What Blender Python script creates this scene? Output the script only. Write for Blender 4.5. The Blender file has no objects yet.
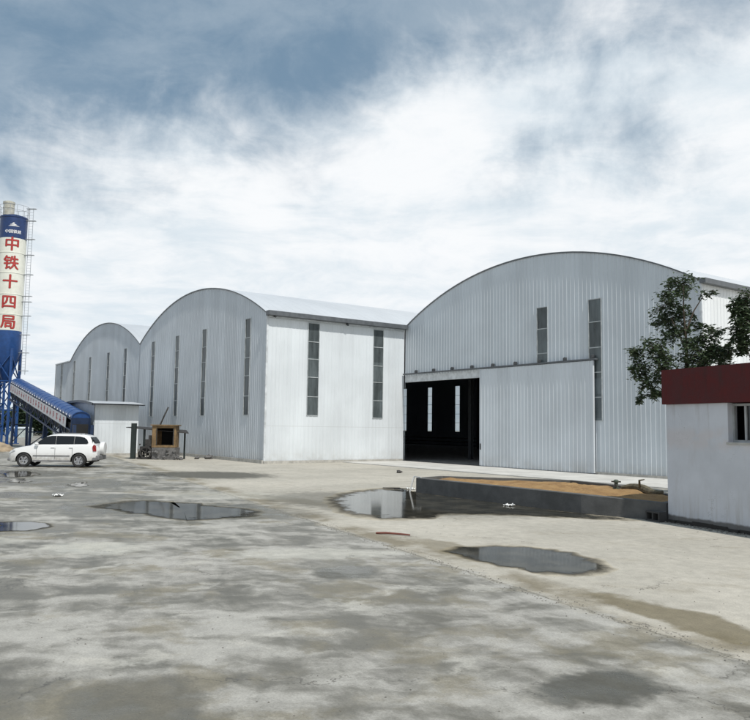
import bpy, bmesh, math, random
from mathutils import Vector, Matrix, noise
random.seed(7)
S = bpy.context.scene
COL = S.collection
PI = math.pi

# ------------------------------------------------------------------ node helpers
class NT:
    def __init__(s, tree):
        s.t = tree; tree.nodes.clear()
    def n(s, typ, ins=None, **kw):
        nd = s.t.nodes.new(typ)
        for k, v in kw.items(): setattr(nd, k, v)
        for k, v in (ins or {}).items(): s.set(nd.inputs[k], v)
        return nd
    def set(s, sock, v):
        if isinstance(v, bpy.types.NodeSocket): s.t.links.new(v, sock)
        elif isinstance(v, bpy.types.Node): s.t.links.new(v.outputs[0], sock)
        else:
            if isinstance(v, tuple) and len(v) == 3 and sock.type == 'RGBA': v = v + (1,)
            sock.default_value = v
    def m(s, op, a, b=0.0, c=None, clamp=False):
        nd = s.t.nodes.new('ShaderNodeMath'); nd.operation = op; nd.use_clamp = clamp
        s.set(nd.inputs[0], a); s.set(nd.inputs[1], b)
        if c is not None: s.set(nd.inputs[2], c)
        return nd.outputs[0]
    def vm(s, op, a, b=None):
        nd = s.t.nodes.new('ShaderNodeVectorMath'); nd.operation = op
        s.set(nd.inputs[0], a)
        if b is not None: s.set(nd.inputs[1], b)
        return nd.outputs['Value'] if op in ('DOT_PRODUCT', 'LENGTH') else nd.outputs[0]
    def scale(s, a, f):
        nd = s.t.nodes.new('ShaderNodeVectorMath'); nd.operation = 'SCALE'
        s.set(nd.inputs[0], a); s.set(nd.inputs['Scale'], f); return nd.outputs[0]
    def sm(s, v, a, b, lo=0.0, hi=1.0):
        nd = s.t.nodes.new('ShaderNodeMapRange'); nd.interpolation_type = 'SMOOTHSTEP'
        s.set(nd.inputs['Value'], v)
        for k, x in (('From Min', a), ('From Max', b), ('To Min', lo), ('To Max', hi)): s.set(nd.inputs[k], x)
        return nd.outputs[0]
    def mix(s, f, a, b, mode='MIX'):
        nd = s.t.nodes.new('ShaderNodeMix'); nd.data_type = 'RGBA'; nd.blend_type = mode
        s.set(nd.inputs[0], f); s.set(nd.inputs[6], a); s.set(nd.inputs[7], b)
        return nd.outputs[2]
    def noise(s, vec, scale, detail=4, rough=.55, dist=0.0, out=0):
        nd = s.n('ShaderNodeTexNoise', {'Vector': vec, 'Scale': scale, 'Detail': detail, 'Roughness': rough, 'Distortion': dist})
        return nd.outputs[out]
    def pos(s):
        return s.n('ShaderNodeNewGeometry').outputs['Position']
    def sep(s, v):
        return s.n('ShaderNodeSeparateXYZ', {0: v}).outputs
    def comb(s, x=0.0, y=0.0, z=0.0):
        return s.n('ShaderNodeCombineXYZ', {0: x, 1: y, 2: z}).outputs[0]
    def bsdf(s, **kw):
        b = s.n('ShaderNodeBsdfPrincipled')
        for k, v in kw.items(): s.set(b.inputs[k], v)
        return b
    def out(s, sh):
        o = s.n('ShaderNodeOutputMaterial'); s.set(o.inputs['Surface'], sh)
    def bump(s, h, strength, dist):
        return s.n('ShaderNodeBump', {'Height': h, 'Strength': strength, 'Distance': dist}).outputs[0]

def mat(name):
    m = bpy.data.materials.new(name); m.use_nodes = True
    return m, NT(m.node_tree)

def simple(name, col, rough=.6, metal=0.0, var=.18, scale=3.0, bump=0.0, coat=0.0, dirt=None, spec=.5):
    """one surface colour with mild mottled wear"""
    m, t = mat(name)
    p = t.pos()
    n1 = t.noise(p, scale, 5, .6)
    f = t.sm(n1, .3, .7, 1 - var, 1 + var)
    c = t.mix(1.0, col, t.comb(f, f, f), 'MULTIPLY')
    if dirt:
        c = t.mix(t.sm(t.noise(p, scale * .7, 6, .7), .5, .75, 0, dirt[1]), c, dirt[0])
    kw = dict(Roughness=t.sm(n1, .3, .7, max(.02, rough - .08), min(1, rough + .08)), Metallic=metal)
    kw['Base Color'] = c
    b = t.bsdf(**kw)
    b.inputs['Specular IOR Level'].default_value = spec
    if coat: b.inputs['Coat Weight'].default_value = coat; b.inputs['Coat Roughness'].default_value = .06
    if bump: t.set(b.inputs['Normal'], t.bump(t.noise(p, scale * 6, 6, .7), bump, .03))
    t.out(b)
    return m

def cladding(name, col, axis, back=(.36, .40, .45), panel=.9, metal=.0, rough=.42, seam_z=None):
    """painted profiled sheet: panel to panel tone changes, faint runs of dirt, oil-canning; the inner coat is dark grey"""
    m, t = mat(name)
    p = t.pos(); x, y, z = t.sep(p)
    s = (x, y)[axis]
    cell = t.m('FLOOR', t.m('DIVIDE', s, panel))
    wn = t.n('ShaderNodeTexWhiteNoise', {'W': cell}, noise_dimensions='1D').outputs['Value']
    tone = t.sm(wn, 0, 1, .955, 1.045)
    streak = t.noise(t.comb(t.m('MULTIPLY', s, 5.0), t.m('MULTIPLY', z, .18), 0.0), 1.0, 5, .65)
    tone = t.m('MULTIPLY', tone, t.sm(streak, .3, .72, 1.02, .955))
    blot = t.noise(p, .45, 4, .5)
    tone = t.m('MULTIPLY', tone, t.sm(blot, .3, .7, .95, 1.05))
    c = t.mix(1.0, col, t.comb(tone, tone, tone), 'MULTIPLY')
    low = t.m('MULTIPLY', t.sm(z, .1, 1.0, .3, 0), t.sm(t.noise(p, 1.3, 5, .65), .3, .65))
    c = t.mix(low, c, (.30, .27, .22))
    if seam_z:
        d = t.m('ABSOLUTE', t.m('SUBTRACT', z, seam_z))
        c = t.mix(t.sm(d, .0, .03, .3, 0), c, (.3, .3, .29))
    geo = t.n('ShaderNodeNewGeometry')
    c = t.mix(geo.outputs['Backfacing'], c, back)
    b = t.bsdf(**{'Base Color': c, 'Roughness': rough, 'Metallic': metal})
    t.set(b.inputs['Normal'], t.bump(t.noise(t.comb(t.m('MULTIPLY', s, 1.6), t.m('MULTIPLY', z, .5), 0.0), 1.0, 3), .12, .08))
    t.out(b)
    return m

# ------------------------------------------------------------------ mesh helpers
class MB:
    def __init__(s): s.v = []; s.f = []
    def face(s, *pts):
        i = len(s.v); s.v.extend(tuple(p) for p in pts); s.f.append(tuple(range(i, i + len(pts))))
    def mesh(s, vs, fs):
        i = len(s.v); s.v.extend(tuple(p) for p in vs); s.f.extend(tuple(i + k for k in f) for f in fs)
    def box(s, x0, x1, y0, y1, z0, z1, M=None, b=0.0):
        """box, with chamfered edges when b > 0"""
        if b <= 0:
            vs = [(x, y, z) for x in (x0, x1) for y in (y0, y1) for z in (z0, z1)]
            fs = [(0, 1, 3, 2), (4, 6, 7, 5), (0, 4, 5, 1), (2, 3, 7, 6), (0, 2, 6, 4), (1, 5, 7, 3)]
        else:
            vs = []; c = ((x0 + x1) / 2, (y0 + y1) / 2, (z0 + z1) / 2); h = ((x1 - x0) / 2, (y1 - y0) / 2, (z1 - z0) / 2)
            b = min(b, min(h) * .9)
            idx = {}
            for sx in (-1, 1):
                for sy in (-1, 1):
                    for sz in (-1, 1):
                        for a in range(3):
                            q = [sx * (h[0] - b), sy * (h[1] - b), sz * (h[2] - b)]
                            q[a] = (sx, sy, sz)[a] * h[a]
                            idx[(sx, sy, sz, a)] = len(vs); vs.append((c[0] + q[0], c[1] + q[1], c[2] + q[2]))
            fs = []
            def quad(ids):
                fs.append(tuple(ids))
            for a in range(3):
                o1, o2 = [k for k in range(3) if k != a]
                for sg in (-1, 1):
                    ids = []
                    for (p, q) in ((-1, -1), (1, -1), (1, 1), (-1, 1)):
                        k = [0, 0, 0]; k[a] = sg; k[o1] = p; k[o2] = q
                        ids.append(idx[(*k, a)])
                    quad(ids if (sg > 0) == (a != 1) else ids[::-1])
            for a in range(3):          # edges along axis a
                o1, o2 = [k for k in range(3) if k != a]
                for p in (-1, 1):
                    for q in (-1, 1):
                        def K(sg): 
                            k = [0, 0, 0]; k[a] = sg; k[o1] = p; k[o2] = q; return tuple(k)
                        quad([idx[(*K(-1), o1)], idx[(*K(1), o1)], idx[(*K(1), o2)], idx[(*K(-1), o2)]])
            for sx in (-1, 1):
                for sy in (-1, 1):
                    for sz in (-1, 1):
                        quad([idx[(sx, sy, sz, 0)], idx[(sx, sy, sz, 1)], idx[(sx, sy, sz, 2)]])
        if M is not None: vs = [M @ Vector(v) for v in vs]
        s.mesh(vs, fs)
    def bar(s, a, b, w, d=None, up=(0, 0, 1)):
        """rectangular bar from a to b"""
        a = Vector(a); b = Vector(b); d = d or w
        z = (b - a).normalized(); u = Vector(up)
        if abs(z.dot(u)) > .98: u = Vector((1, 0, 0))
        x = u.cross(z).normalized(); y = z.cross(x)
        vs = [p + x * i * w / 2 + y * j * d / 2 for p in (a, b) for (i, j) in ((-1, -1), (1, -1), (1, 1), (-1, 1))]
        s.mesh(vs, [(3, 2, 1, 0), (4, 5, 6, 7)] + [(k, (k + 1) % 4, 4 + (k + 1) % 4, 4 + k) for k in range(4)])
    def tube(s, pts, rad, n=8, cap=True):
        pts = [Vector(p) for p in pts]
        rr = rad if isinstance(rad, (list, tuple)) else [rad] * len(pts)
        base = len(s.v); px = None
        for i, p in enumerate(pts):
            d = (pts[min(i + 1, len(pts) - 1)] - pts[max(i - 1, 0)]).normalized()
            u = px if px is not None else (Vector((0, 0, 1)) if abs(d.z) < .9 else Vector((1, 0, 0)))
            x = (u - d * u.dot(d)).normalized(); px = x; y = d.cross(x)
            for k in range(n):
                a = 2 * PI * k / n
                s.v.append(tuple(p + (x * math.cos(a) + y * math.sin(a)) * rr[i]))
        for i in range(len(pts) - 1):
            for k in range(n):
                s.f.append((base + i * n + k, base + i * n + (k + 1) % n, base + (i + 1) * n + (k + 1) % n, base + (i + 1) * n + k))
        if cap:
            s.f.append(tuple(base + k for k in range(n))[::-1]); s.f.append(tuple(base + (len(pts) - 1) * n + k for k in range(n)))
    def lathe(s, prof, n=48, c=(0, 0, 0), M=None, cap=True):
        vs = []; fs = []
        for (r, z) in prof:
            for k in range(n):
                a = 2 * PI * k / n; vs.append(Vector((r * math.cos(a), r * math.sin(a), z)))
        for i in range(len(prof) - 1):
            for k in range(n):
                fs.append((i * n + k, i * n + (k + 1) % n, (i + 1) * n + (k + 1) % n, (i + 1) * n + k))
        if cap:
            fs.append(tuple(range(n))[::-1]); fs.append(tuple((len(prof) - 1) * n + k for k in range(n)))
        if M is not None: vs = [M @ v for v in vs]
        s.mesh([(v[0] + c[0], v[1] + c[1], v[2] + c[2]) for v in vs], fs)
    def prism(s, poly, z0, z1):
        n = len(poly)
        s.mesh([(x, y, z0) for x, y in poly] + [(x, y, z1) for x, y in poly],
               [tuple(range(n))[::-1], tuple(range(n, 2 * n))] + [(k, (k + 1) % n, n + (k + 1) % n, n + k) for k in range(n)])
    def build(s, name, m, parent=None, smooth=False, local=False, loc=None):
        off = Vector((0, 0, 0))
        if parent is not None and not local:
            q = parent
            while q is not None: off += q.location; q = q.parent
        elif parent is None and not local:
            if loc is None:
                xs = [v[0] for v in s.v]; ys = [v[1] for v in s.v]; zs = [v[2] for v in s.v]
                off = Vector(((min(xs) + max(xs)) / 2, (min(ys) + max(ys)) / 2, min(zs)))
            else: off = Vector(loc)
        me = bpy.data.meshes.new(name)
        me.from_pydata([(v[0] - off.x, v[1] - off.y, v[2] - off.z) for v in s.v], [], s.f)
        me.materials.append(m)
        if smooth:
            for p in me.polygons: p.use_smooth = True
            try: me.set_sharp_from_angle(angle=math.radians(38))
            except Exception: pass
        o = bpy.data.objects.new(name, me); COL.objects.link(o)
        if parent is not None: o.parent = parent
        elif not local: o.location = off
        return o

def tag(o, label=None, cat=None, group=None, kind=None):
    if cat and not kind: kind = 'thing'
    if label: o['label'] = label
    if cat: o['category'] = cat
    if group: o['group'] = group
    if kind: o['kind'] = kind
    return o

def thing(name, label, cat, loc=(0, 0, 0), rotz=0.0, group=None):
    o = bpy.data.objects.new(name, None); COL.objects.link(o)
    o.empty_display_size = .3
    o.location = loc; o.rotation_euler = (0, 0, rotz)
    return tag(o, label, cat, group)

def text_mesh(body, size, thick=0.0):
    c = bpy.data.curves.new('lettering', 'FONT'); c.body = body; c.size = size; c.offset = thick
    c.fill_mode = 'FRONT'; c.align_x = 'CENTER'; c.resolution_u = 3
    o = bpy.data.objects.new('lettering', c); COL.objects.link(o)
    me = bpy.data.meshes.new_from_object(o.evaluated_get(bpy.context.evaluated_depsgraph_get()))
    bm = bmesh.new(); bm.from_mesh(me)
    xs = [v.co.x for v in bm.verts]; k0, k1 = min(xs), max(xs)
    for i in range(1, 24 * len(body)):
        xx = k0 + (k1 - k0) * i / (24 * len(body))
        bmesh.ops.bisect_plane(bm, geom=bm.verts[:] + bm.edges[:] + bm.faces[:], plane_co=(xx, 0, 0), plane_no=(1, 0, 0))
    bm.to_mesh(me); bm.free()
    vs = [tuple(v.co) for v in me.vertices]; fs = [tuple(p.vertices) for p in me.polygons]
    bpy.data.objects.remove(o); bpy.data.curves.remove(c); bpy.data.meshes.remove(me)
    x0 = min(v[0] for v in vs); x1 = max(v[0] for v in vs); y0 = min(v[1] for v in vs); y1 = max(v[1] for v in vs)
    return [(v[0] - (x0 + x1) / 2, v[1] - (y0 + y1) / 2) for v in vs], fs

# ------------------------------------------------------------------ place: surveyed dimensions (metres)
CAMH = 2.15
F_PX, PITCH, ROLL, YAW = 771.17, .0881618, .0139166, .9583433
XC, Y1, Y2, HE = -40.78, 20.82, 31.11, 8.84       # middle building's right wall, the two gable lines, eave height
XV, XL, XLL, XR, YB = -63.81, -86.78, -93.1, -19.29, 66.0
RISE = 2.85
FW = Vector((-math.sin(YAW), math.cos(YAW), 0)); RT = Vector((math.cos(YAW), math.sin(YAW), 0))

# ------------------------------------------------------------------ camera
cam = bpy.data.cameras.new('camera'); co = bpy.data.objects.new('camera', cam); COL.objects.link(co)
fw = Vector((-math.sin(YAW) * math.cos(PITCH), math.cos(YAW) * math.cos(PITCH), math.sin(PITCH)))
up0 = RT.cross(fw)
rt = RT * math.cos(ROLL) + up0 * math.sin(ROLL); up = up0 * math.cos(ROLL) - RT * math.sin(ROLL)
co.matrix_world = Matrix(((rt.x, up.x, -fw.x, 0), (rt.y, up.y, -fw.y, 0), (rt.z, up.z, -fw.z, CAMH), (0, 0, 0, 1)))
cam.sensor_fit = 'HORIZONTAL'; cam.sensor_width = 36; cam.lens = F_PX / 750 * 36
cam.clip_start = .1; cam.clip_end = 3000
S.camera = co

# ------------------------------------------------------------------ light
ELEV = math.radians(57)
sd = Vector((.9997 * math.cos(ELEV), -.06 * math.cos(ELEV), math.sin(ELEV))).normalized()
sl = bpy.data.lights.new('sun', 'SUN'); sl.energy = 3.6; sl.angle = math.radians(.7); sl.color = (1, .965, .9)
so = bpy.data.objects.new('sun', sl); COL.objects.link(so); so.rotation_euler = sd.to_track_quat('Z', 'Y').to_euler(); so.location = (0, 0, 60)

w = bpy.data.worlds.new('World'); S.world = w; w.use_nodes = True
t = NT(w.node_tree)
sky = t.n('ShaderNodeTexSky', sky_type='NISHITA', sun_disc=False)
sky.sun_elevation = ELEV; sky.sun_rotation = math.atan2(sd.x, sd.y); sky.air_density = 1.0; sky.dust_density = 2.0
d = t.vm('NORMALIZE', t.n('ShaderNodeTexCoord').outputs['Generated'])
z = t.sep(d)[2]
zc = t.m('MAXIMUM', z, 0.0)
a = t.vm('DOT_PRODUCT', d, tuple(RT)); b = t.vm('DOT_PRODUCT', d, tuple(FW))
inv = t.m('DIVIDE', 1.0, t.m('ADD', zc, .13))
cp = t.comb(t.m('MULTIPLY', a, inv), t.m('MULTIPLY', b, inv), 0.0)      # cloud deck seen in perspective
wsp = t.noise(cp, 1.1, 3, .5, 0.0, 1)
cpw = t.vm('ADD', cp, t.scale(wsp, .7))
n1 = t.noise(cpw, .85, 8, .6)
n2 = t.noise(t.vm('ADD', cpw, (13.1, 4.2, 2.0)), 2.4, 9, .62)
n3 = t.noise(t.vm('ADD', cp, (3.7, -8.2, 5.0)), .42, 3, .5)
puff = t.noise(t.vm('ADD', d, (1.3, .2, 4.1)), 4.2, 10, .6, .25)
dens = t.m('ADD', t.m('MULTIPLY', n1, .6), t.m('MULTIPLY', n2, .22))
dens = t.m('ADD', dens, t.m('MULTIPLY', n3, .55))
dens = t.m('ADD', dens, t.m('MULTIPLY', t.m('SUBTRACT', puff, .5), 1.05))
azr = t.m('DIVIDE', a, t.m('MAXIMUM', b, .15))
# the deck thins and darkens overhead, thickest and brightest in the middle heights, to the right of the buildings' middle
bias = t.m('ADD', t.m('ADD', t.sm(z, .36, .50, .0, -.46), t.m('MULTIPLY', t.sm(azr, -.4, .3, -.10, .13), t.sm(z, .32, .44))), t.m('MULTIPLY', t.sm(azr, -.5, .1, -.20, .08), t.sm(z, .16, .34)))
cov = t.sm(t.m('ADD', dens, t.m('ADD', bias, t.sm(z, .36, .2, 0, .16))), .33, .76)
skyc = t.scale(sky.outputs[0], .1)
grey = t.mix(t.sm(n2, .35, .65), (.20, .31, .42), (.37, .47, .56))
under = t.mix(.8, skyc, grey)
lowc = t.mix(t.sm(n1, .35, .7), (.66, .77, .86), (.84, .89, .94))
under = t.mix(t.sm(z, .05, .34, 1, 0), under, lowc)
white = t.mix(t.sm(t.m('ADD', n2, t.m('MULTIPLY', puff, .6)), .6, .95), (.74, .82, .88), (.95, .97, .99))
c = t.mix(cov, under, white)
c = t.mix(t.sm(z, .22, .06, 0, .55), c, t.mix(t.sm(n2, .35, .65), (.70, .80, .885), (.84, .89, .93)))
hz = t.mix(t.sm(z, -.02, -.3), c, (.30, .29, .27))
bg = t.n('ShaderNodeBackground', {'Color': hz, 'Strength': 1.0})
o = t.n('ShaderNodeOutputWorld'); t.set(o.inputs[0], bg.outputs[0])

V = S.view_settings
S.display_settings.display_device = 'sRGB'
V.view_transform = 'Standard'; V.look = 'None'; V.exposure = 0.0; V.gamma = 1.0; V.use_curve_mapping = False
S.cycles.max_bounces = 12; S.cycles.transparent_max_bounces = 12
S.cycles.use_denoising = True

# ------------------------------------------------------------------ materials
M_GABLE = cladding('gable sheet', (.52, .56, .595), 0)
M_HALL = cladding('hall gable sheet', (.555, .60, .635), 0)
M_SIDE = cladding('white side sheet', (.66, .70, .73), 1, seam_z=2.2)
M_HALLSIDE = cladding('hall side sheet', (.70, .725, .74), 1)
M_DOOR = cladding('sliding door sheet', (.60, .64, .675), 0, panel=1.1)
M_BACK = cladding('rear sheet', (.5, .53, .55), 0)
M_TRIM = simple('dark flashing', (.10, .11, .12), .45)
M_LTRIM = simple('pale flashing', (.55, .58, .60), .4)
M_STEEL = simple('dark steel', (.05, .055, .06), .5)
M_CONC = simple('plinth concrete', (.40, .39, .36), .85, var=.2, bump=.2, dirt=((.2, .19, .16), .5))
def roof_mat():
    m, t = mat('roof sheet')
    p = t.pos(); x, y, z = t.sep(p)
    wv = t.m('PINGPONG', y, .3)
    rib = t.sm(wv, .24, .29)
    tone = t.sm(t.noise(p, .25, 4, .6), .3, .7, .92, 1.04)
    geo = t.n('ShaderNodeNewGeometry')
    c = t.mix(1.0, (.57, .595, .62), t.comb(tone, tone, tone), 'MULTIPLY')
    c = t.mix(geo.outputs['Backfacing'], c, (.34, .37, .40))
    b = t.bsdf(**{'Base Color': c, 'Roughness': .38, 'Metallic': .15, 'Normal': t.bump(rib, .6, .03)})
    t.out(b); return m
M_ROOF = roof_mat()
def pane_mat(name, col, thru):
    m, t = mat(name)
    p = t.pos()
    pz = t.sep(p)[2]; px_ = t.sep(p)[0]
    wn = t.n('ShaderNodeTexWhiteNoise', {'Vector': t.comb(t.m('FLOOR', t.m('DIVIDE', t.m('SUBTRACT', pz, 2.8), 1.2)), t.m('FLOOR', t.m('MULTIPLY', px_, .4)), 0.0)}, noise_dimensions='2D').outputs['Value']
    tone = t.m('MULTIPLY', t.sm(t.noise(t.vm('MULTIPLY', p, (3, 3, .6)), 1.2, 5), .3, .7, .7, 1.3), t.sm(wn, 0, 1, .75, 1.3))
    c = t.mix(1.0, col, t.comb(tone, tone, tone), 'MULTIPLY')
    b = t.bsdf(**{'Base Color': c, 'Roughness': .28})
    tr = t.n('ShaderNodeBsdfTransparent', {'Color': (.82, .86, .88, 1)})
    mx = t.n('ShaderNodeMixShader', {0: thru, 1: b.outputs[0], 2: tr.outputs[0]})
    t.out(mx.outputs[0]); return m
M_PANE = pane_mat('translucent strip', (.11, .13, .135), .3)
M_PANEB = pane_mat('rear translucent strip', (.25, .27, .28), .8)
M_WBAR = simple('strip joint', (.42, .45, .46), .5)
M_RED = simple('maroon paint', (.075, .010, .011), .75, spec=.25, var=.12, scale=1.5, dirt=((.05, .02, .018), .5))
def maroon():
    m, t = mat('weathered maroon paint')
    p = t.pos(); z = t.sep(p)[2]
    run = t.noise(t.vm('MULTIPLY', p, (6, 6, .7)), 1.0, 7, .7)
    n = t.noise(p, 2.2, 7, .65)
    c = t.mix(t.sm(n, .3, .7), (.062, .009, .010), (.095, .016, .016))
    c = t.mix(t.m('MULTIPLY', t.sm(run, .48, .72, 0, .7), t.sm(z, 2.8, 3.6, .3, 1)), c, (.045, .018, .016))
    c = t.mix(t.sm(t.noise(p, 11, 6, .7), .66, .76, 0, .4), c, (.16, .08, .07))
    b = t.bsdf(**{'Base Color': c, 'Roughness': t.sm(n, .3, .7, .6, .85), 'Normal': t.bump(t.noise(p, 9, 6, .7), .25, .02)})
    b.inputs['Specular IOR Level'].default_value = .3
    t.out(b); return m
M_RED = maroon()
M_BLUE = simple('blue paint', (.011, .058, .20), .42, var=.14, coat=.1)
M_DBLUE = simple('dark blue steel', (.010, .026, .07), .55)
M_NAVY = simple('navy band', (.012, .035, .12), .4)
M_CREAM = simple('silo white paint', (.70, .70, .62), .45, var=.05, dirt=((.5, .48, .4), .3))
M_REDT = simple('red lettering', (.42, .035, .03), .5, var=.08)
M_WHITET = simple('white lettering', (.8, .8, .8), .5, var=.05)
M_GALV = simple('galvanised pipe', (.38, .40, .42), .4, metal=.5)
M_FILTER = simple('filter cloth', (.42, .41, .35), .6)
M_BLACK = simple('black rubber', (.018, .018, .018), .75)
def car_paint():
    m, t = mat('white car paint')
    p = t.pos(); z = t.sep(p)[2]
    n = t.noise(p, 5, 6, .7)
    c = t.mix(t.m('MULTIPLY', t.sm(z, .8, .3, 0, .75), t.sm(n, .3, .65)), (.74, .745, .74), (.36, .33, .28))
    b = t.bsdf(**{'Base Color': c, 'Roughness': .32}); b.inputs['Coat Weight'].default_value = .8; b.inputs['Coat Roughness'].default_value = .05
    t.out(b); return m
M_CAR = car_paint()
M_GLASS = simple('tinted glass', (.012, .013, .014), .06, var=.02)
M_RIM = simple('alloy', (.42, .42, .43), .3, metal=.7)
M_GREYP = simple('grey bumper plastic', (.16, .16, .165), .55)
M_TAIL = simple('red lamp', (.25, .012, .012), .15, coat=.6)
M_LAMP = simple('headlamp', (.45, .46, .47), .12, coat=.8)
M_RUST = simple('rusty tan paint', (.19, .125, .06), .8, var=.35, scale=4, dirt=((.14, .06, .025), .8))
M_DGREEN = simple('black green paint', (.014, .022, .02), .5)
M_DARKIRON = simple('oily iron', (.035, .032, .03), .6, var=.5, scale=9)
M_RUBBLE = simple('rubble', (.125, .122, .12), .9, var=.35, scale=5, bump=.4)
M_KERB = simple('grey render kerb', (.098, .098, .096), .85, var=.22, scale=2.5, bump=.2, dirt=((.07, .07, .065), .6))
M_BARK = simple('bark', (.07, .055, .04), .9, var=.3, scale=12, bump=.5)
M_WOOD = simple('reddish stick', (.16, .05, .035), .8)
M_LITTER = simple('white litter', (.75, .75, .73), .6)
M_MOSS = simple('weathered log', (.12, .105, .07), .9, var=.4, scale=9, bump=.6)
M_SANDH = simple('sand heap', (.30, .235, .16), .95, var=.3, scale=2, bump=.5)
M_BANNER = simple('banner cloth', (.66, .66, .67), .7, var=.06)
M_PINK = simple('faded red print', (.50, .11, .12), .7, var=.2)
M_FRAME = simple('aluminium frame', (.32, .33, .33), .4)

def plaster():
    m, t = mat('white plaster')
    p = t.pos(); x, y, z = t.sep(p)
    tone = t.sm(t.noise(p, .9, 6, .6), .3, .7, .92, 1.06)
    c = t.mix(1.0, (.55, .565, .60), t.comb(tone, tone, tone), 'MULTIPLY')
    st = t.noise(t.vm('MULTIPLY', p, (3, 3, .8)), 1.2, 6, .7)
    c = t.mix(t.sm(st, .52, .75, 0, .35), c, (.42, .40, .39))
    patch = t.m('MULTIPLY', t.sm(t.m('ABSOLUTE', t.m('SUBTRACT', z, 2.0)), .35, .1), t.sm(t.noise(p, 1.6, 4), .45, .6, 0, .35))
    c = t.mix(patch, c, (.58, .50, .47))
    run = t.noise(t.vm('MULTIPLY', p, (7, 7, .5)), 1.0, 6, .7)
    c = t.mix(t.m('MULTIPLY', t.sm(run, .5, .7, 0, .5), t.sm(z, 1.6, 2.8)), c, (.33, .31, .30))
    c = t.mix(t.m('MULTIPLY', t.sm(run, .45, .7, 0, .5), t.sm(z, 1.1, .2)), c, (.33, .30, .26))
    vo = t.n('ShaderNodeTexVoronoi', {'Vector': t.vm('ADD', p, t.scale(t.noise(p, 2.5, 5, .65, 0, 1), .8)), 'Scale': .5}, feature='DISTANCE_TO_EDGE').outputs['Distance']
    c = t.mix(t.m('MULTIPLY', t.sm(vo, 0, .003, .6, 0), t.sm(tone, .97, 1.03)), c, (.2, .19, .18))
    damp = t.m('ADD', t.sm(z, .32, .08), t.m('MULTIPLY', t.noise(p, 3, 5), .6))
    c = t.mix(t.sm(damp, .75, 1.1, 0, .85), c, (.07, .065, .055))
    b = t.bsdf(**{'Base Color': c, 'Roughness': .85, 'Normal': t.bump(t.noise(p, 14, 6, .7), .18, .02)})
    t.out(b); return m
M_PLASTER = plaster()

def soil():
    m, t = mat('tan soil')
    p = t.pos()
    n = t.noise(p, 2.2, 8, .65); n2_ = t.noise(p, 9, 6, .7)
    c = t.mix(t.sm(n, .3, .7), (.235, .135, .055), (.36, .225, .095))
    c = t.mix(t.sm(n2_, .55, .75, 0, .6), c, (.11, .07, .032))
    b = t.bsdf(**{'Base Color': c, 'Roughness': .95, 'Normal': t.bump(n2_, .7, .06)})
    t.out(b); return m
M_SOIL = soil()

def leaf_mat(name, c1, c2):
    m, t = mat(name)
    p = t.pos()
    n = t.noise(p, 6.0, 2)
    c = t.mix(t.sm(n, .35, .65), c1, c2)
    b = t.bsdf(**{'Base Color': c, 'Roughness': .55})
    tl = t.n('ShaderNodeBsdfTranslucent', {'Color': c})
    mx = t.n('ShaderNodeMixShader', {0: .25, 1: b.outputs[0], 2: tl.outputs[0]})
    t.out(mx.outputs[0]); return m
M_LEAF = leaf_mat('leaf green', (.034, .058, .030), (.078, .112, .054))
M_FLEAF = leaf_mat('far leaf green', (.03, .055, .03), (.06, .09, .045))

def water():
    m, t = mat('puddle water')
    p = t.pos()
    ed = t.n('ShaderNodeAttribute', attribute_name='edge').outputs['Fac']
    e = t.m('ADD', ed, t.m('MULTIPLY', t.m('SUBTRACT', t.noise(p, 1.8, 10, .72), .5), 1.35))
    c = t.mix(t.sm(t.noise(p, 1.5, 5), .4, .65), (.035, .034, .028), (.075, .07, .055))
    b = t.bsdf(**{'Base Color': c, 'Roughness': .07, 'IOR': 1.24, 'Normal': t.bump(t.noise(p, 6, 4), .05, .01)})
    g = t.sm(e, .0, .42, 1.0, .58)                       # thin wet margin darkens the concrete under it
    wet = t.n('ShaderNodeBsdfTransparent', {'Color': t.comb(g, t.m('MULTIPLY', g, .985), t.m('MULTIPLY', g, .95))})
    mx = t.n('ShaderNodeMixShader', {0: t.sm(e, .36, .60), 1: wet.outputs[0], 2: b.outputs[0]})
    t.out(mx.outputs[0]); return m
M_WATER = water()

# ------------------------------------------------------------------ ground
WET = [  # damp patches: centre, half-vector across, half-vector away, strength
    ((-4.34, 5.49), (.27, .39), (-.30, .40), 1.0), ((-6.1, 2.15), (.30, .47), (-.62, .22), .65), ((-9.75, 6.5), (.28, .42), (-.5, .32), .9),
    ((-19.2, 7.4), (2.4, 2.6), (-1.7, .8), .6), ((-32.2, 13.9), (1.7, 2.2), (-2.2, 1.1), .9), 
    ((-18.2, 13.6), (3.2, 2.6), (-2.8, 1.7), .6), ((-17.7, 3.4), (.9, .9), (-.8, .4), .6), ((-36.0, 6.8), (1.8, 1.8), (-2.2, 1.2), .8),
    ((-30.2, 6.8), (2.6, 2.6), (-1.8, 1.0), .6), ((-24.6, 5.8), (1.8, 2.2), (-1.0, .6), .55),
]
DRY = [((-14.0, 3.9), (.5, .7), (-.55, .35), .9), ((-22.5, 10.3), (1.5, 1.8), (-1.0, .7), .5), ((-16.0, 2.2), (.8, .8), (-.5, .3), .5), ((-11.5, 7.0), (.6, 1.2), (-.5, .35), .6)]
MUD = [((-5.2, 8.2), (1.9, -.25), (.05, .36), .85), ((-10.6, 9.3), (1.6, -.2), (.05, .4), .6), ((-20.5, 11.2), (2.2, .3), (-.4, .6), .5)]
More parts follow.
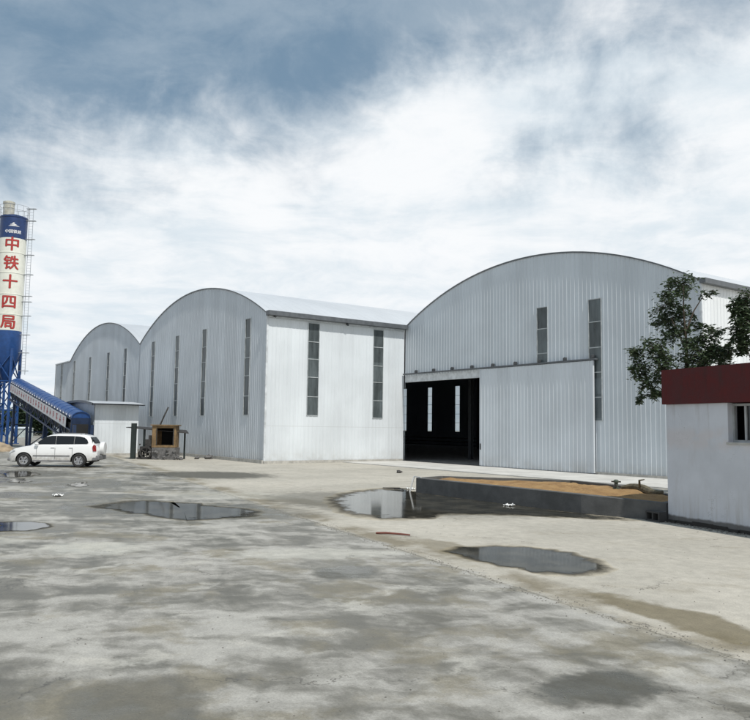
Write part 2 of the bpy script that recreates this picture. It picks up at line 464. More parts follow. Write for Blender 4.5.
def ground_mat():
    m, t = mat('yard concrete')
    p = t.pos()
    wob = t.noise(p, .9, 6, .6, 0.0, 1)
    pw = t.vm('ADD', p, t.scale(t.vm('SUBTRACT', wob, (.5, .5, .5)), 1.1))
    ragged = t.noise(p, 2.6, 7, .65)
    def ell(lst):
        acc = None
        for c0, u, v, s in lst:
            det = u[0] * v[1] - u[1] * v[0]
            q = t.vm('SUBTRACT', pw, (c0[0], c0[1], 0))
            e1 = t.vm('DOT_PRODUCT', q, (v[1] / det, -v[0] / det, 0))
            e2 = t.vm('DOT_PRODUCT', q, (-u[1] / det, u[0] / det, 0))
            r = t.m('SQRT', t.m('ADD', t.m('MULTIPLY', e1, e1), t.m('MULTIPLY', e2, e2)))
            k = t.sm(t.m('ADD', r, t.m('MULTIPLY', t.m('SUBTRACT', ragged, .5), .9)), 1.25, .75, 0, s)
            acc = k if acc is None else t.m('MAXIMUM', acc, k)
        return acc
    wet = ell(WET); dry = ell(DRY)
    n_big = t.noise(pw, .32, 7, .6)
    pst0 = t.comb(t.m('MULTIPLY', t.vm('DOT_PRODUCT', pw, tuple(RT)), .55), t.vm('DOT_PRODUCT', pw, tuple(FW)), 0.0)
    n_mid = t.noise(t.vm('ADD', pst0, (31, 7, 0)), 1.25, 7, .62)
    n_sm = t.noise(p, 4.5, 8, .7)
    n_f = t.noise(p, 45, 4, .7)
    streak = t.noise(t.comb(t.m('MULTIPLY', t.vm('DOT_PRODUCT', p, (.97, -.24, 0)), .5), t.m('MULTIPLY', t.vm('DOT_PRODUCT', p, (.24, .97, 0)), 1.8), 0.0), .9, 6, .6, .5)
    # old yard: patchy, half dried
    pst = t.comb(t.m('MULTIPLY', t.vm('DOT_PRODUCT', pw, tuple(RT)), .5), t.vm('DOT_PRODUCT', pw, tuple(FW)), 0.0)
    n_pat = t.noise(t.vm('ADD', pst, (17, -4, 9)), 2.6, 6, .58)
    k = t.m('ADD', t.m('ADD', t.m('MULTIPLY', n_big, .45), t.m('MULTIPLY', n_pat, .38)), t.m('ADD', t.m('MULTIPLY', n_mid, .55), t.m('MULTIPLY', streak, .35)))
    damp = t.sm(k, .76, .99)
    cA = t.mix(damp, (.355, .345, .315), (.118, .110, .086))
    oli = t.sm(t.noise(t.vm('ADD', pw, (-9, 15, 3)), .8, 6, .62), .5, .66, 0, .6)
    cA = t.mix(oli, cA, (.178, .154, .098))
    pale = t.sm(t.noise(t.vm('ADD', pw, (5, -25, 1)), 1.1, 7, .62), .55, .70, 0, .8)
    cA = t.mix(pale, cA, (.42, .405, .36))
    # drier, tan slab on the building side of the joint
    dl = t.m('ADD', t.vm('DOT_PRODUCT', t.vm('SUBTRACT', p, (-12.25, 8.62, 0)), (.17, .985, 0)), t.m('MULTIPLY', t.m('SUBTRACT', n_sm, .5), .3))
    side = t.sm(t.m('ADD', dl, t.m('MULTIPLY', t.m('SUBTRACT', n_mid, .5), .9)), -.12, .16)
    far = t.sm(t.vm('DOT_PRODUCT', p, (-.98, -.15, 0)), 14, 26, 0, 1)
    cB = t.mix(t.sm(n_big, .35, .65), (.365, .344, .295), (.44, .413, .355))
    cB = t.mix(t.sm(n_mid, .52, .72, 0, .45), cB, (.27, .24, .18))
    mud = t.m('MULTIPLY', t.sm(t.m('ABSOLUTE', t.m('SUBTRACT', dl, .32)), .65, .05), t.sm(t.noise(pw, .7, 5), .38, .6, 0, .85))
    cB = t.mix(mud, cB, (.17, .145, .095))
    cB = t.mix(ell(MUD), cB, (.15, .125, .072))
    c = t.mix(side, cA, cB)
    c = t.mix(dry, c, (.43, .42, .37))
    c = t.mix(wet, c, (.075, .07, .052))
    line = t.m('MULTIPLY', t.sm(t.m('ABSOLUTE', dl), .0, .05, .55, 0), t.sm(n_mid, .3, .5))
    c = t.mix(line, c, (.12, .11, .08))
    g = t.sm(n_sm, .25, .75, .86, 1.14); g2 = t.m('MULTIPLY', t.sm(n_f, .25, .75, .84, 1.16), t.sm(t.noise(p, 190, 2, .6), .3, .7, .9, 1.1))
    c = t.mix(1.0, c, t.comb(t.m('MULTIPLY', g, g2), t.m('MULTIPLY', g, g2), t.m('MULTIPLY', g, g2)), 'MULTIPLY')
    wetA = t.m('MULTIPLY', damp, t.m('SUBTRACT', 1.0, side))
    vo = t.n('ShaderNodeTexVoronoi', {'Vector': t.vm('ADD', p, t.scale(t.noise(p, 1.1, 5, .65, 0, 1), 1.6)), 'Scale': .21}, feature='DISTANCE_TO_EDGE').outputs['Distance']
    crack = t.m('MULTIPLY', t.sm(vo, .0, .004, .7, 0), t.sm(n_mid, .42, .6))
    c = t.mix(crack, c, (.06, .055, .045))
    speck = t.sm(t.noise(p, 17, 3, .5), .68, .74, 0, .55)
    c = t.mix(speck, c, (.10, .09, .07))
    rough = t.m('SUBTRACT', .9, t.m('MULTIPLY', wetA, .5))
    rough = t.m('SUBTRACT', rough, t.m('MULTIPLY', wet, .34), clamp=True)
    h = t.m('ADD', t.m('MULTIPLY', n_sm, .6), t.m('MULTIPLY', n_f, .25))
    b = t.bsdf(**{'Base Color': c, 'Roughness': t.m('MAXIMUM', rough, .22), 'Normal': t.bump(h, .22, .03)})
    t.out(b); return m
M_GROUND = ground_mat()
mb = MB()
mb.face((-900, -300, 0), (300, -300, 0), (300, 900, 0), (-900, 900, 0))
tag(mb.build('ground', M_GROUND), kind='structure')

def sheet(name, poly, z, m, kind='structure'):
    q = MB(); q.face(*[(x, y, z) for x, y in poly]); return tag(q.build(name, m), kind=kind)
M_APRON = simple('apron concrete', (.52, .51, .48), .85, var=.12, scale=.8, bump=.15, dirt=((.33, .31, .27), .5))
mb = MB(); mb.box(-40.6, -12.0, 26.2, 31.0, -.1, .05, b=.01)
tag(mb.build('apron', M_APRON), kind='structure')
M_INFL = simple('warehouse floor', (.27, .26, .25), .9, var=.3, bump=.3)
sheet('floor', [(XLL + .1, Y1 + .3), (XC - .2, Y1 + .3), (XC - .2, Y2 + .25), (XR - .2, Y2 + .25), (XR - .2, YB - .2), (XLL + .1, YB - .2)], .06, M_INFL)

def blob(pts, sub=8, rough=.10):
    """closed smooth outline through pts, with small bays and tongues"""
    n = len(pts); out = []
    for i in range(n):
        p0, p1, p2, p3 = [Vector((*pts[(i + k) % n], 0)) for k in (-1, 0, 1, 2)]
        L = (p2 - p1).length
        for j in range(sub):
            u = j / sub
            q = .5 * ((2 * p1) + (p2 - p0) * u + (2 * p0 - 5 * p1 + 4 * p2 - p3) * u * u + (3 * p1 - p0 - 3 * p2 + p3) * u ** 3)
            d_ = noise.noise_vector(q * 2.3) * rough * min(1.5, L) + noise.noise_vector(q * 7) * rough * .35 * min(1.5, L)
            out.append((q.x + d_.x, q.y + d_.y))
    return out
PUD = [
    [(-21.14, 5.79), (-22.36, 7.12), (-20.75, 8.35), (-19.2, 8.99), (-17.97, 9.19), (-16.99, 8.67), (-16.67, 7.56), (-16.78, 6.76), (-18.03, 6.28), (-19.45, 5.89)],
    [(-18.36, 2.92), (-18.48, 3.44), (-17.96, 3.84), (-17.28, 3.86), (-16.93, 3.34), (-17.18, 2.74)],
    [(-19.93, 12.71), (-21.76, 14.75), (-22.29, 16.61), (-21.6, 16.7), (-20.9, 16.35), (-20.0, 16.3), (-16.3, 16.14), (-13.2, 16.15), (-12.6, 15.7), (-14.3, 14.3), (-15.0, 13.6), (-15.24, 12.89), (-14.82, 12.05), (-15.52, 10.97), (-17.18, 11.24)],
    [(-10.57, 9.17), (-10.72, 9.71), (-10.43, 10.32), (-9.81, 10.7), (-9.03, 10.73), (-8.03, 10.01), (-7.9, 9.5), (-8.25, 9.0), (-9.0, 8.9), (-9.64, 8.91), (-10.08, 8.95)],
    [(-35.99, 6.08), (-37.6, 7.0), (-36.2, 7.47), (-34.23, 6.84), (-33.88, 6.03)],
    [(-29.18, 7.19), (-29.98, 7.88), (-28.46, 7.62), (-27.69, 7.09)],
    [(-32.13, 5.65), (-32.77, 6.33), (-31.27, 6.26), (-30.44, 5.59)],
]
for k, P in enumerate(PUD):
    if k == 0: P = [(-19.1 + (x + 19.1) * .85, 7.5 + (y - 7.5) * .85) for x, y in P]
    o_ = blob(P, rough=.22 if k != 2 else .12)
    c0 = Vector((sum(p[0] for p in o_) / len(o_), sum(p[1] for p in o_) / len(o_)))
    if k == 2: c0 = Vector((-17.5, 14.2))
    q = MB(); n_ = len(o_); LVS = ((1.16, 0.0), (1.08, .25), (1.0, .45), (.88, .62), (.7, .8), (.35, .95))
    for f_, e in LVS:
        for p in o_:
            v = c0 + (Vector(p) - c0) * f_; q.v.append((v.x, v.y, .006))
    for i in range(len(LVS) - 1):
        for j in range(n_): q.f.append((i * n_ + j, (i + 1) * n_ + j, (i + 1) * n_ + (j + 1) % n_, i * n_ + (j + 1) % n_)[::-1])
    q.f.append(tuple(5 * n_ + j for j in range(n_)))
    ob = q.build('puddle', M_WATER); tag(ob, kind='structure')
    at = ob.data.attributes.new('edge', 'FLOAT', 'POINT')
    for i, (f_, e) in enumerate(LVS):
        for j in range(n_): at.data[i * n_ + j].value = e
    if ob.data.polygons[0].normal.z < 0: ob.data.flip_normals()

# ------------------------------------------------------------------ warehouses
def arch(x0, x1):
    c = (x0 + x1) / 2; hw = (x1 - x0) / 2; R = (hw * hw + RISE * RISE) / (2 * RISE)
    return lambda x: HE + RISE - R + math.sqrt(max(0, R * R - min(hw, abs(x - c)) ** 2))

def corr(mb_, P, s0, s1, top, openings, period=.26, depth=.022):
    """profiled sheet wall: flat pans with raised ribs; P(s, d, z) places a point, openings are (s0, s1, z0, z1)"""
    cols = set([s0, s1]); k = math.floor(s0 / period)
    while k * period < s1:
        for o_ in (.09, .11, .14, .16):
            s = k * period + o_
            if s0 < s < s1: cols.add(round(s, 4))
        k += 1
    for (a_, b_, *_r) in openings:
        cols.add(a_); cols.add(b_)
    cols = sorted(c_ for c_ in cols if s0 <= c_ <= s1)
    def dep(s):
        u = (s / period - math.floor(s / period)) * period
        if u < .09 or u > .16: return 0
        if u < .11: return depth * (u - .09) / .02
        if u > .14: return depth * (.16 - u) / .02
        return depth
    for a_, b_ in zip(cols, cols[1:]):
        mid = (a_ + b_) / 2; iv = [(0.0, None)]
        for (o0, o1, z0, z1) in openings:
            if o0 < mid < o1:
                new = []
                for (lo, hi) in iv:
                    if z0 > lo and (hi is None or z0 < hi): new.append((lo, z0))
                    if hi is None or z1 < hi: new.append((max(lo, z1), hi))
                iv = new
        for lo, hi in iv:
            ta = top(a_) if hi is None else hi; tb = top(b_) if hi is None else hi
            if ta <= lo and tb <= lo: continue
            mb_.face(P(a_, dep(a_), lo), P(b_, dep(b_), lo), P(b_, dep(b_), tb), P(a_, dep(a_), ta))

front = lambda Y: (lambda s, d_, z_: (s, Y - d_, z_))
right = lambda X: (lambda s, d_, z_: (X + d_, s, z_))

def strip_window(parent, P, s0, s1, z0, z1, pane_m=None, n=5):
    """tall translucent strip of n sheets with pale joints"""
    f_ = MB(); e = .035
    def bx(a_, b_, za, zb, d0=-.03, d1=.045):
        vs = [P(s, d_, z_) for s in (a_, b_) for d_ in (d0, d1) for z_ in (za, zb)]
        f_.mesh(vs, [(0, 1, 3, 2), (4, 6, 7, 5), (0, 4, 5, 1), (2, 3, 7, 6), (0, 2, 6, 4), (1, 5, 7, 3)])
    bx(s0, s0 + e, z0, z1); bx(s1 - e, s1, z0, z1); bx(s0 + e, s1 - e, z0, z0 + e); bx(s0 + e, s1 - e, z1 - e, z1)
    for i in range(1, n):
        zc_ = z0 + (z1 - z0) * (i / n + random.uniform(-.012, .012)); bx(s0 + e, s1 - e, zc_ - .02, zc_ + .02, .018, .036)
    fo = f_.build('window', M_WBAR, parent)
    g_ = MB()
    vs = [P(s, d_, z_) for s in (s0 + e, s1 - e) for d_ in (-.006, .012) for z_ in (z0 + e, z1 - e)]
    g_.mesh(vs, [(0, 1, 3, 2), (4, 6, 7, 5), (0, 4, 5, 1), (2, 3, 7, 6), (0, 2, 6, 4), (1, 5, 7, 3)])
    g_.build('pane', pane_m or M_PANE, fo)

def barrel(mb_, x0, x1, y0, y1, f_, over=.0, n=30, th=.05):
    xs = [x0 + (x1 - x0) * i / n for i in range(n + 1)]
    pts = [(x, f_(x) + .012) for x in xs]
    if over:
        pts.append((x1 + over, f_(x1) + .03 - over * .5))
    m_ = len(pts)
    vs = [(x, y, z_) for y in (y0, y1) for (x, z_) in pts] + [(x, y, z_ + th) for y in (y0, y1) for (x, z_) in pts]
    fs = []
    for i in range(m_ - 1):
        fs.append((i, i + 1, m_ + i + 1, m_ + i)[::-1]); fs.append((2 * m_ + i, 2 * m_ + i + 1, 3 * m_ + i + 1, 3 * m_ + i))
        fs.append((i, i + 1, 2 * m_ + i + 1, 2 * m_ + i)); fs.append((m_ + i + 1, m_ + i, 3 * m_ + i, 3 * m_ + i + 1))
    for e in (0, m_ - 1):
        fs.append((e, m_ + e, 3 * m_ + e, 2 * m_ + e))
    mb_.mesh(vs, fs)

def gable_trim(mb_, x0, x1, Y, f_, n=30):
    xs = [x0 + (x1 - x0) * i / n for i in range(n + 1)]
    for a_, b_ in zip(xs, xs[1:]):
        za, zb = f_(a_), f_(b_)
        mb_.mesh([(a_, Y - .03, za + .005), (b_, Y - .03, zb + .005), (b_, Y - .03, zb + .075), (a_, Y - .03, za + .075),
                  (a_, Y - .002, za + .005), (b_, Y - .002, zb + .005), (b_, Y - .002, zb + .075), (a_, Y - .002, za + .075)],
                 [(0, 1, 2, 3), (7, 6, 5, 4), (0, 4, 5, 1), (3, 2, 6, 7), (0, 3, 7, 4), (1, 5, 6, 2)])

BACKW = [-75.3 + 5.6 * k for k in range(-3, 10)]
def warehouse(label, x0, x1, yf, wins, m_front, openings=(), flat_to=None, side=False, wz=(2.82, 8.82)):
    cx = (x0 + x1) / 2
    r_ = thing('arched_warehouse', label, 'warehouse', (cx, yf, 0), 0, 'arched metal warehouses')
    f_ = arch(x0, x1)
    fx0 = flat_to if flat_to is not None else x0
    top = (lambda x: f_(x) if x >= x0 else HE)
    P = front(yf)
    ops = [(a_, b_, wz[0], (wz[1] if len(q) < 1 else q[0])) for (a_, b_, *q) in wins]
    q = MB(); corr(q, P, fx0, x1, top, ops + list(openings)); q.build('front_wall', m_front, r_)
    for (a_, b_, z0, z1) in ops: strip_window(r_, P, a_, b_, z0, z1)
    q = MB(); barrel(q, x0, x1, yf - .035, YB + .3, f_, over=.3 if side == 'all' else 0)
    ro = q.build('roof', M_ROOF, r_, smooth=True)
    q = MB(); gable_trim(q, x0, x1, yf - .036, f_); q.build('gable_trim', M_TRIM, r_)
    bops = [(b_ - .48, b_ + .48, 1.8, 7.75) for b_ in BACKW if fx0 + .6 < b_ < x1 - .6]
    Pb = lambda s, d_, z_: (-s, YB + d_, z_)
    q = MB(); corr(q, Pb, -x1, -fx0, lambda s: top(-s), [(-b_, -a_, z0, z1) for a_, b_, z0, z1 in bops]); q.build('rear_wall', M_BACK, r_)
    for (a_, b_, z0, z1) in bops: strip_window(r_, Pb, -b_, -a_, z0, z1, M_PANEB)
    return r_

# leftmost building, with the flat-topped bay on its far side
wl = warehouse('farthest arched warehouse with a flat-topped bay, behind the white shed and blue conveyor', XL, XV - .01, Y1,
               [(s - .4, s + .4) for s in (-90.3, -84.9, -78.8, -72.7, -67.6)], M_GABLE, flat_to=XLL)
q = MB(); q.box(XLL - .1, XL - .02, Y1 - .12, YB + .3, HE + .01, HE + .12); q.build('side_bay_roof', M_ROOF, wl)
q = MB(); corr(q, lambda s, d_, z_: (XLL - d_, -s, z_), -YB, -Y1, lambda s: HE, []); q.build('side_wall', M_BACK, wl)
q = MB(); q.box(XLL - .05, XLL + .09, Y1 - .08, Y1 - .04, 0, HE); q.build('corner_trim', M_TRIM, wl)
q = MB(); q.box(XLL - .1, XV - .02, Y1 - .16, Y1 - .04, 0, .22); q.build('plinth', M_CONC, wl)

# middle building, long white wall facing the light
wm = warehouse('middle arched warehouse with grey gable and bright white side wall', XV, XC, Y1,
               [(s - .38, s + .38) for s in (-60.45, -55.2, -50.1, -43.3)], M_GABLE)
P = right(XC)
sops = [(23.6, 24.42, 2.85, 8.55), (28.48, 29.3, 2.78, 8.55)]
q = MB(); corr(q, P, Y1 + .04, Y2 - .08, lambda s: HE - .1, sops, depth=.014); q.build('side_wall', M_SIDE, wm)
for o_ in sops: strip_window(wm, P, *o_)
q = MB()                                            # box gutter under the eave
q.box(XC + .01, XC + .42, Y1 - .12, Y2 - .12, HE - .13, HE + .16, b=.02); q.build('eave_gutter', M_TRIM, wm)
q = MB(); q.box(XC + .04, XC + .16, Y1 + .05, Y2 - .15, HE - .22, HE - .135); q.build('eave_rail', M_LTRIM, wm)
q = MB(); q.box(XC - .08, XC + .055, Y1 - .052, Y1 + .06, 0.0, HE - .14); q.build('corner_trim', M_LTRIM, wm)
q = MB(); q.box(XV + .02, XC + .05, Y1 - .16, Y1 - .055, 0, .2); q.box(XC + .058, XC + .14, Y1 - .05, Y2 - .2, 0, .16); q.build('plinth', M_CONC, wm)
q = MB(); q.tube([(XC + .2, Y1 + .35, HE - .15), (XC + .36, Y1 + .35, HE - .2)], .06, 8); q.build('lamp_bracket', M_STEEL, wm)
q = MB(); q.tube([(XC + .2, 26.3, HE - .17), (XC + .36, 26.3, HE - .24)], .07, 8); q.build('lamp_bracket', M_STEEL, wm)

# the hall with the big sliding door
DOOR = (-40.72, -32.9, 0.0, 5.29)
wh = warehouse('nearest and widest arched warehouse with open doorway and big sliding door', XC, XR, Y2,
               [(-29.0, -28.2, 8.8), (-25.5, -24.68, 8.8)], M_HALL, openings=[DOOR], wz=(2.66, 9.1))
q = MB(); f_h = arch(XC, XR)
Pr = right(XR)
hsw = [(36.2, 37.0, 2.8, 8.5), (42, 42.8, 2.8, 8.5), (48, 48.8, 2.8, 8.5), (54, 54.8, 2.8, 8.5), (60, 60.8, 2.8, 8.5)]
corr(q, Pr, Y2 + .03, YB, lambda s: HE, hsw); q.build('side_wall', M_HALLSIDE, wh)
for o_ in hsw: strip_window(wh, Pr, *o_)
q = MB(); q.box(XR - .07, XR + .05, Y2 - .052, Y2 + .04, 0, HE - .06); q.build('corner_trim', M_LTRIM, wh)
q = MB(); q.box(XR + .01, XR + .3, Y2 - .12, YB, HE - .12, HE + .1); q.build('eave_gutter', M_TRIM, wh)
q = MB(); q.box(-32.85, XR + .04, Y2 - .11, Y2 - .04, 0, .16); q.build('plinth', M_CONC, wh)
q = MB(); q.box(-40.7, -32.95, Y2 - .04, Y2 + .1, 5.2, 5.6); q.build('door_lintel', M_LTRIM, wh)
q = MB(); q.box(-40.7, -24.9, Y2 - .25, Y2 - .06, 5.69, 5.77); tr = q.build('door_track', M_TRIM, wh)
for k in range(9):
    x = -39.4 + k * 1.78
    q = MB(); q.box(x - .05, x + .05, Y2 - .22, Y2 - .034, 5.785, 5.95, b=.02); q.box(x - .03, x + .03, Y2 - .26, Y2 - .22, 5.75, 5.9)
    q.build('track_bracket', M_STEEL, tr)
q = MB(); corr(q, front(Y2 - .19), -33.26, -25.12, lambda s: 5.66, [], period=.26, depth=.026)
for x in (-33.26, -25.12): q.box(x - .04, x + .04, Y2 - .225, Y2 - .12, .09, 5.665)
q.box(-33.2, -25.18, Y2 - .18, Y2 - .12, .10, .18); q.box(-33.2, -25.18, Y2 - .18, Y2 - .12, 5.55, 5.66)
sdr = q.build('sliding_door', M_DOOR, wh)
q = MB(); q.box(-33.24, -33.17, Y2 - .26, Y2 - .23, 1.0, 1.35); q.build('handle', M_STEEL, sdr)
q = MB(); q.box(-40.65, -24.9, Y2 - .24, Y2 - .16, .051, .075); q.build('floor_rail', M_STEEL, wh)
for (x, y) in [(-40.78, yy) for yy in (37, 43, 49, 55, 61)] + [(-63.8, yy) for yy in (36, 41, 46.6, 59, 64)]:
    q = MB(); q.box(x - .15, x + .15, y - .12, y - .10, 0, HE); q.box(x - .15, x + .15, y + .10, y + .12, 0, HE); q.box(x - .01, x + .01, y - .1, y + .1, 0, HE); q.build('steel_column', M_STEEL, wh if x > -50 else wm)
q = MB()
for k in range(3): q.box(-80 + k * .4, -60, 58, 58.3, .3 + k * .4, .4 + k * .4)
q.build('storage_rack', M_STEEL, wm)

# ------------------------------------------------------------------ white shed, conveyor, silo
sh = thing('metal_shed', 'small white metal shed with curved roof at the foot of the conveyor', 'shed', (-58.0, 16.5, 0))
fs_ = arch(-62.6, -54.9)
def fsh(x): return 3.56 + .2 * (1 - ((x + 58.75) / 3.85) ** 2)
q = MB(); corr(q, front(14.9), -62.6, -54.9, fsh, []); q.build('front_wall', M_GABLE, sh)
q = MB(); corr(q, right(-54.9), 14.93, 18.0, lambda s: 3.55, [], depth=.014); q.build('side_wall', M_SIDE, sh)
q = MB(); corr(q, lambda s, d_, z_: (-62.6 - d_, -s, z_), -18.0, -14.93, lambda s: 3.55, []); corr(q, lambda s, d_, z_: (-s, 18.0 + d_, z_), 54.9, 62.6, lambda s: fsh(-s), []); q.build('rear_wall', M_BACK, sh)
q = MB()
xs = [-62.9 + i * (8.7 / 20) for i in range(21)]
for a_, b_ in zip(xs, xs[1:]):
    q.mesh([(x, y, fsh(x) + dz) for dz in (.02, .1) for y in (14.6, 18.2) for x in (a_, b_)], [(0, 2, 3, 1), (4, 5, 7, 6), (0, 1, 5, 4), (2, 6, 7, 3)])
q.build('roof', M_ROOF, sh, smooth=True)
q = MB()
for a_, b_ in zip(xs, xs[1:]):
    q.mesh([(x, y, fsh(x) + dz) for dz in (-.04, .13) for y in (14.55, 14.595) for x in (a_, b_)], [(0, 2, 3, 1), (4, 5, 7, 6), (0, 1, 5, 4), (2, 6, 7, 3)])
q.build('roof_trim', M_TRIM, sh)
q = MB(); q.box(-55.1, -54.8, 14.85, 18.05, 0, .15); q.build('plinth', M_CONC, sh)

def along(r_, f_, z_=0.0): return RT * r_ + FW * f_ + Vector((0, 0, z_))
A = along(-19.9, 52.4, .95); B = along(-34.3, 74.0, 4.4)            # conveyor gallery axis (underside), foot and head
ax = (B - A).normalized(); sy = Vector((-ax.y, ax.x, 0)).normalized()
if sy.dot(A) > 0: sy = -sy                                             # sy points to the yard side
nz = ax.cross(sy); nz = nz if nz.z > 0 else -nz
Lc = (B - A).length
UP = 1.62
cv = thing('belt_conveyor', 'blue covered belt conveyor climbing from the white shed to the silo', 'conveyor', (A.x, A.y, 0))
q = MB()
n = 14
def cp_(s, a_, rr=1.0): return A + ax * s + sy * (math.cos(a_) * .6 * rr) + nz * (UP + math.sin(a_) * .42 * rr)
def shell(q, s0, s1, rr, th=.03):
    for e in range(n):
        a0, a1 = PI * e / n, PI * (e + 1) / n
        q.mesh([cp_(s_, a_, k) for k in (rr, rr - th) for s_ in (s0, s1) for a_ in (a0, a1)], [(0, 1, 3, 2), (4, 6, 7, 5), (0, 2, 6, 4), (1, 5, 7, 3), (0, 4, 5, 1), (2, 3, 7, 6)])
shell(q, 0, Lc, 1.0)
for i in range(22):
    s0 = .1 + (Lc - .2) * i / 21
    shell(q, s0 - .04, s0 + .04, 1.035, .03)
for s_, k in ((.06, 1), (Lc - .06, -1)):                    # closed ends
    q.face(*[cp_(s_, PI * e / n, .99) for e in range(n + 1)][::k])
cover = q.build('cover', M_BLUE, cv)
q = MB(); e0 = A + ax * .02
vs = [e0 + ax * d_ + nz * h + sy * y for d_ in (0, .06) for y in (-.57, .57) for h in (.0, UP)]
q.mesh(vs, [(0, 1, 3, 2), (4, 6, 7, 5), (0, 4, 5, 1), (2, 3, 7, 6), (0, 2, 6, 4), (1, 5, 7, 3)]); q.build('end_panel', M_DBLUE, cv)
for i in range(26):
    s0 = Lc * (i + .5) / 26; c0 = A + ax * s0 + nz * (UP + .06) + sy * .64
    q = MB(); q.bar(c0 - ax * .1, c0 + ax * .1, .04, .09); q.build('clip', M_WHITET, cover)
for sgn in (-1, 1):
    o_ = sy * (.6 * sgn)
    q = MB()
    q.bar(A + o_, B + o_, .13); q.bar(A + nz * .78 + o_, B + nz * .78 + o_, .1); q.bar(A + nz * (UP - .08) + o_, B + nz * (UP - .08) + o_, .1)
    for i in range(16):
        s0, s1 = Lc * i / 16, Lc * (i + 1) / 16
        q.bar(A + ax * s0 + o_, A + ax * s0 + nz * UP + o_, .07)
        q.bar(A + ax * (s0 if i % 2 else s1) + o_, A + ax * (s1 if i % 2 else s0) + nz * .78 + o_, .06)
    q.build('side_truss', M_DBLUE, cv)
q = MB()
vs = [A + ax * s_ + nz * h + sy * y for s_ in (0, Lc) for y in (-.52, .52) for h in (.3, 1.2)]
q.mesh(vs, [(0, 1, 3, 2), (4, 6, 7, 5), (0, 4, 5, 1), (2, 3, 7, 6), (0, 2, 6, 4), (1, 5, 7, 3)]); q.build('belt', M_BLACK, cv)
for u in (.16, .34, .56, .9):
    c0 = A + (B - A) * u; zt = c0.z
    for k in (-1, 1):
        q = MB(); f_ = sy * (.56 * k); q.bar((c0.x + f_.x * 1.15, c0.y + f_.y * 1.15, 0), (c0.x + f_.x, c0.y + f_.y, zt + .05), .2); q.build('support_leg', M_DBLUE, cv)
    q = MB(); g0 = c0 + sy * .8; g1 = c0 - sy * .8
    q.bar((g0.x, g0.y, zt * .5), (g1.x, g1.y, zt * .5), .1); q.bar((g0.x, g0.y, .2), (g1.x, g1.y, zt * .5), .07); q.build('leg_brace', M_DBLUE, cv)
q = MB()
t0 = A - ax * .9
for k in (-1, 1):
    q.bar((t0.x + sy.x * .55 * k, t0.y + sy.y * .55 * k, 0), (t0.x + sy.x * .55 * k, t0.y + sy.y * .55 * k, 2.1), .2)
q.bar(A - ax * .9 + nz * .1 , A + nz * .1, 1.1, .9); q.build('tail_hopper', M_DBLUE, cv)

# banner on the conveyor's side
q = MB()
P0 = A + ax * (Lc * .985) + sy * .70 + nz * .80; P1 = A + ax * (Lc * .045) + sy * .70 + nz * .80
dd = (P1 - P0)
bn = thing('banner', 'long white banner with faded red print hung along the conveyor side', 'banner', tuple(P1))
for i in range(24):
    u0, u1 = i / 24, (i + 1) / 24
    w0, w1 = [.012 * math.sin(u * 40) for u in (u0, u1)]
    a_, b_ = P0 + dd * u0, P0 + dd * u1
    q.mesh([a_ + sy * w0, b_ + sy * w1, b_ + sy * w1 + nz * .74, a_ + sy * w0 + nz * .74,
            a_ + sy * (w0 - .012), b_ + sy * (w1 - .012), b_ + sy * (w1 - .012) + nz * .74, a_ + sy * (w0 - .012) + nz * .74],
           [(0, 1, 2, 3), (7, 6, 5, 4), (3, 2, 6, 7), (0, 4, 5, 1)])
q.build('cloth', M_BANNER, bn)
rr = random.Random(3)
ux = dd.normalized()
for k in range(21):
    s_ = .7 + k * (dd.length - 1.4) / 20
    c0 = P0 + ux * s_ + nz * .38 + sy * .018
    q = MB()
    def st(x0_, x1_, z0_, z1_):
        q.face(*[c0 + ux * x + nz * z_ for x, z_ in ((x0_, z0_), (x1_, z0_), (x1_, z1_), (x0_, z1_))])
    for j in range(rr.choice((2, 3))):
        zz = rr.uniform(-.22, .22); st(-.24, .24, zz - .025, zz + .025)
    for j in range(rr.choice((2, 3))):
        xx = rr.uniform(-.2, .2); st(xx - .03, xx + .03, -.24, .24)
    q.build('lettering', M_PINK, bn)

# silo
SP = Vector((-88.07, 14.68, 0)); SR = 1.34
to_cam = Vector((-SP.x, -SP.y, 0)).normalized()
sil = thing('cement_silo', 'tall white and blue cement silo with red characters on blue steel legs', 'silo', tuple(SP))
def ringy(q, prof): q.lathe(prof, 56, tuple(SP))
q = MB(); ringy(q, [(SR, 11.75), (SR, 13.38), (SR + .03, 13.4), (SR + .03, 13.46), (SR, 13.48), (SR, 15.5), (SR + .03, 15.52), (SR + .03, 15.58), (SR, 15.6),
                    (SR, 17.75), (SR + .03, 17.77), (SR + .03, 17.83), (SR, 17.85), (SR, 19.9), (SR + .03, 19.92), (SR + .03, 19.98), (SR, 20.0), (SR, 21.5)])
barrel_o = q.build('barrel', M_CREAM, sil, smooth=True)
q = MB(); ringy(q, [(SR + .006, 21.505), (SR + .006, 23.7), (SR + .05, 23.75), (SR + .05, 23.9), (SR - .1, 23.95), (.5, 24.2)]); q.build('top_band', M_NAVY, sil, smooth=True)
q = MB(); ringy(q, [(.22, 6.3), (.3, 6.4), (SR + .006, 9.55), (SR + .006, 11.745)]); q.build('hopper_cone', M_BLUE, sil, smooth=True)
def wrap(q, vs, fs, zc_, x_off=0.0, rad=SR + .022):
    base = math.atan2(to_cam.y, to_cam.x)
    out = []
    for (x, y) in vs:
        an = base + (x + x_off) / SR
        out.append((SP.x + rad * math.cos(an), SP.y + rad * math.sin(an), zc_ + y))
    q.mesh(out, fs)
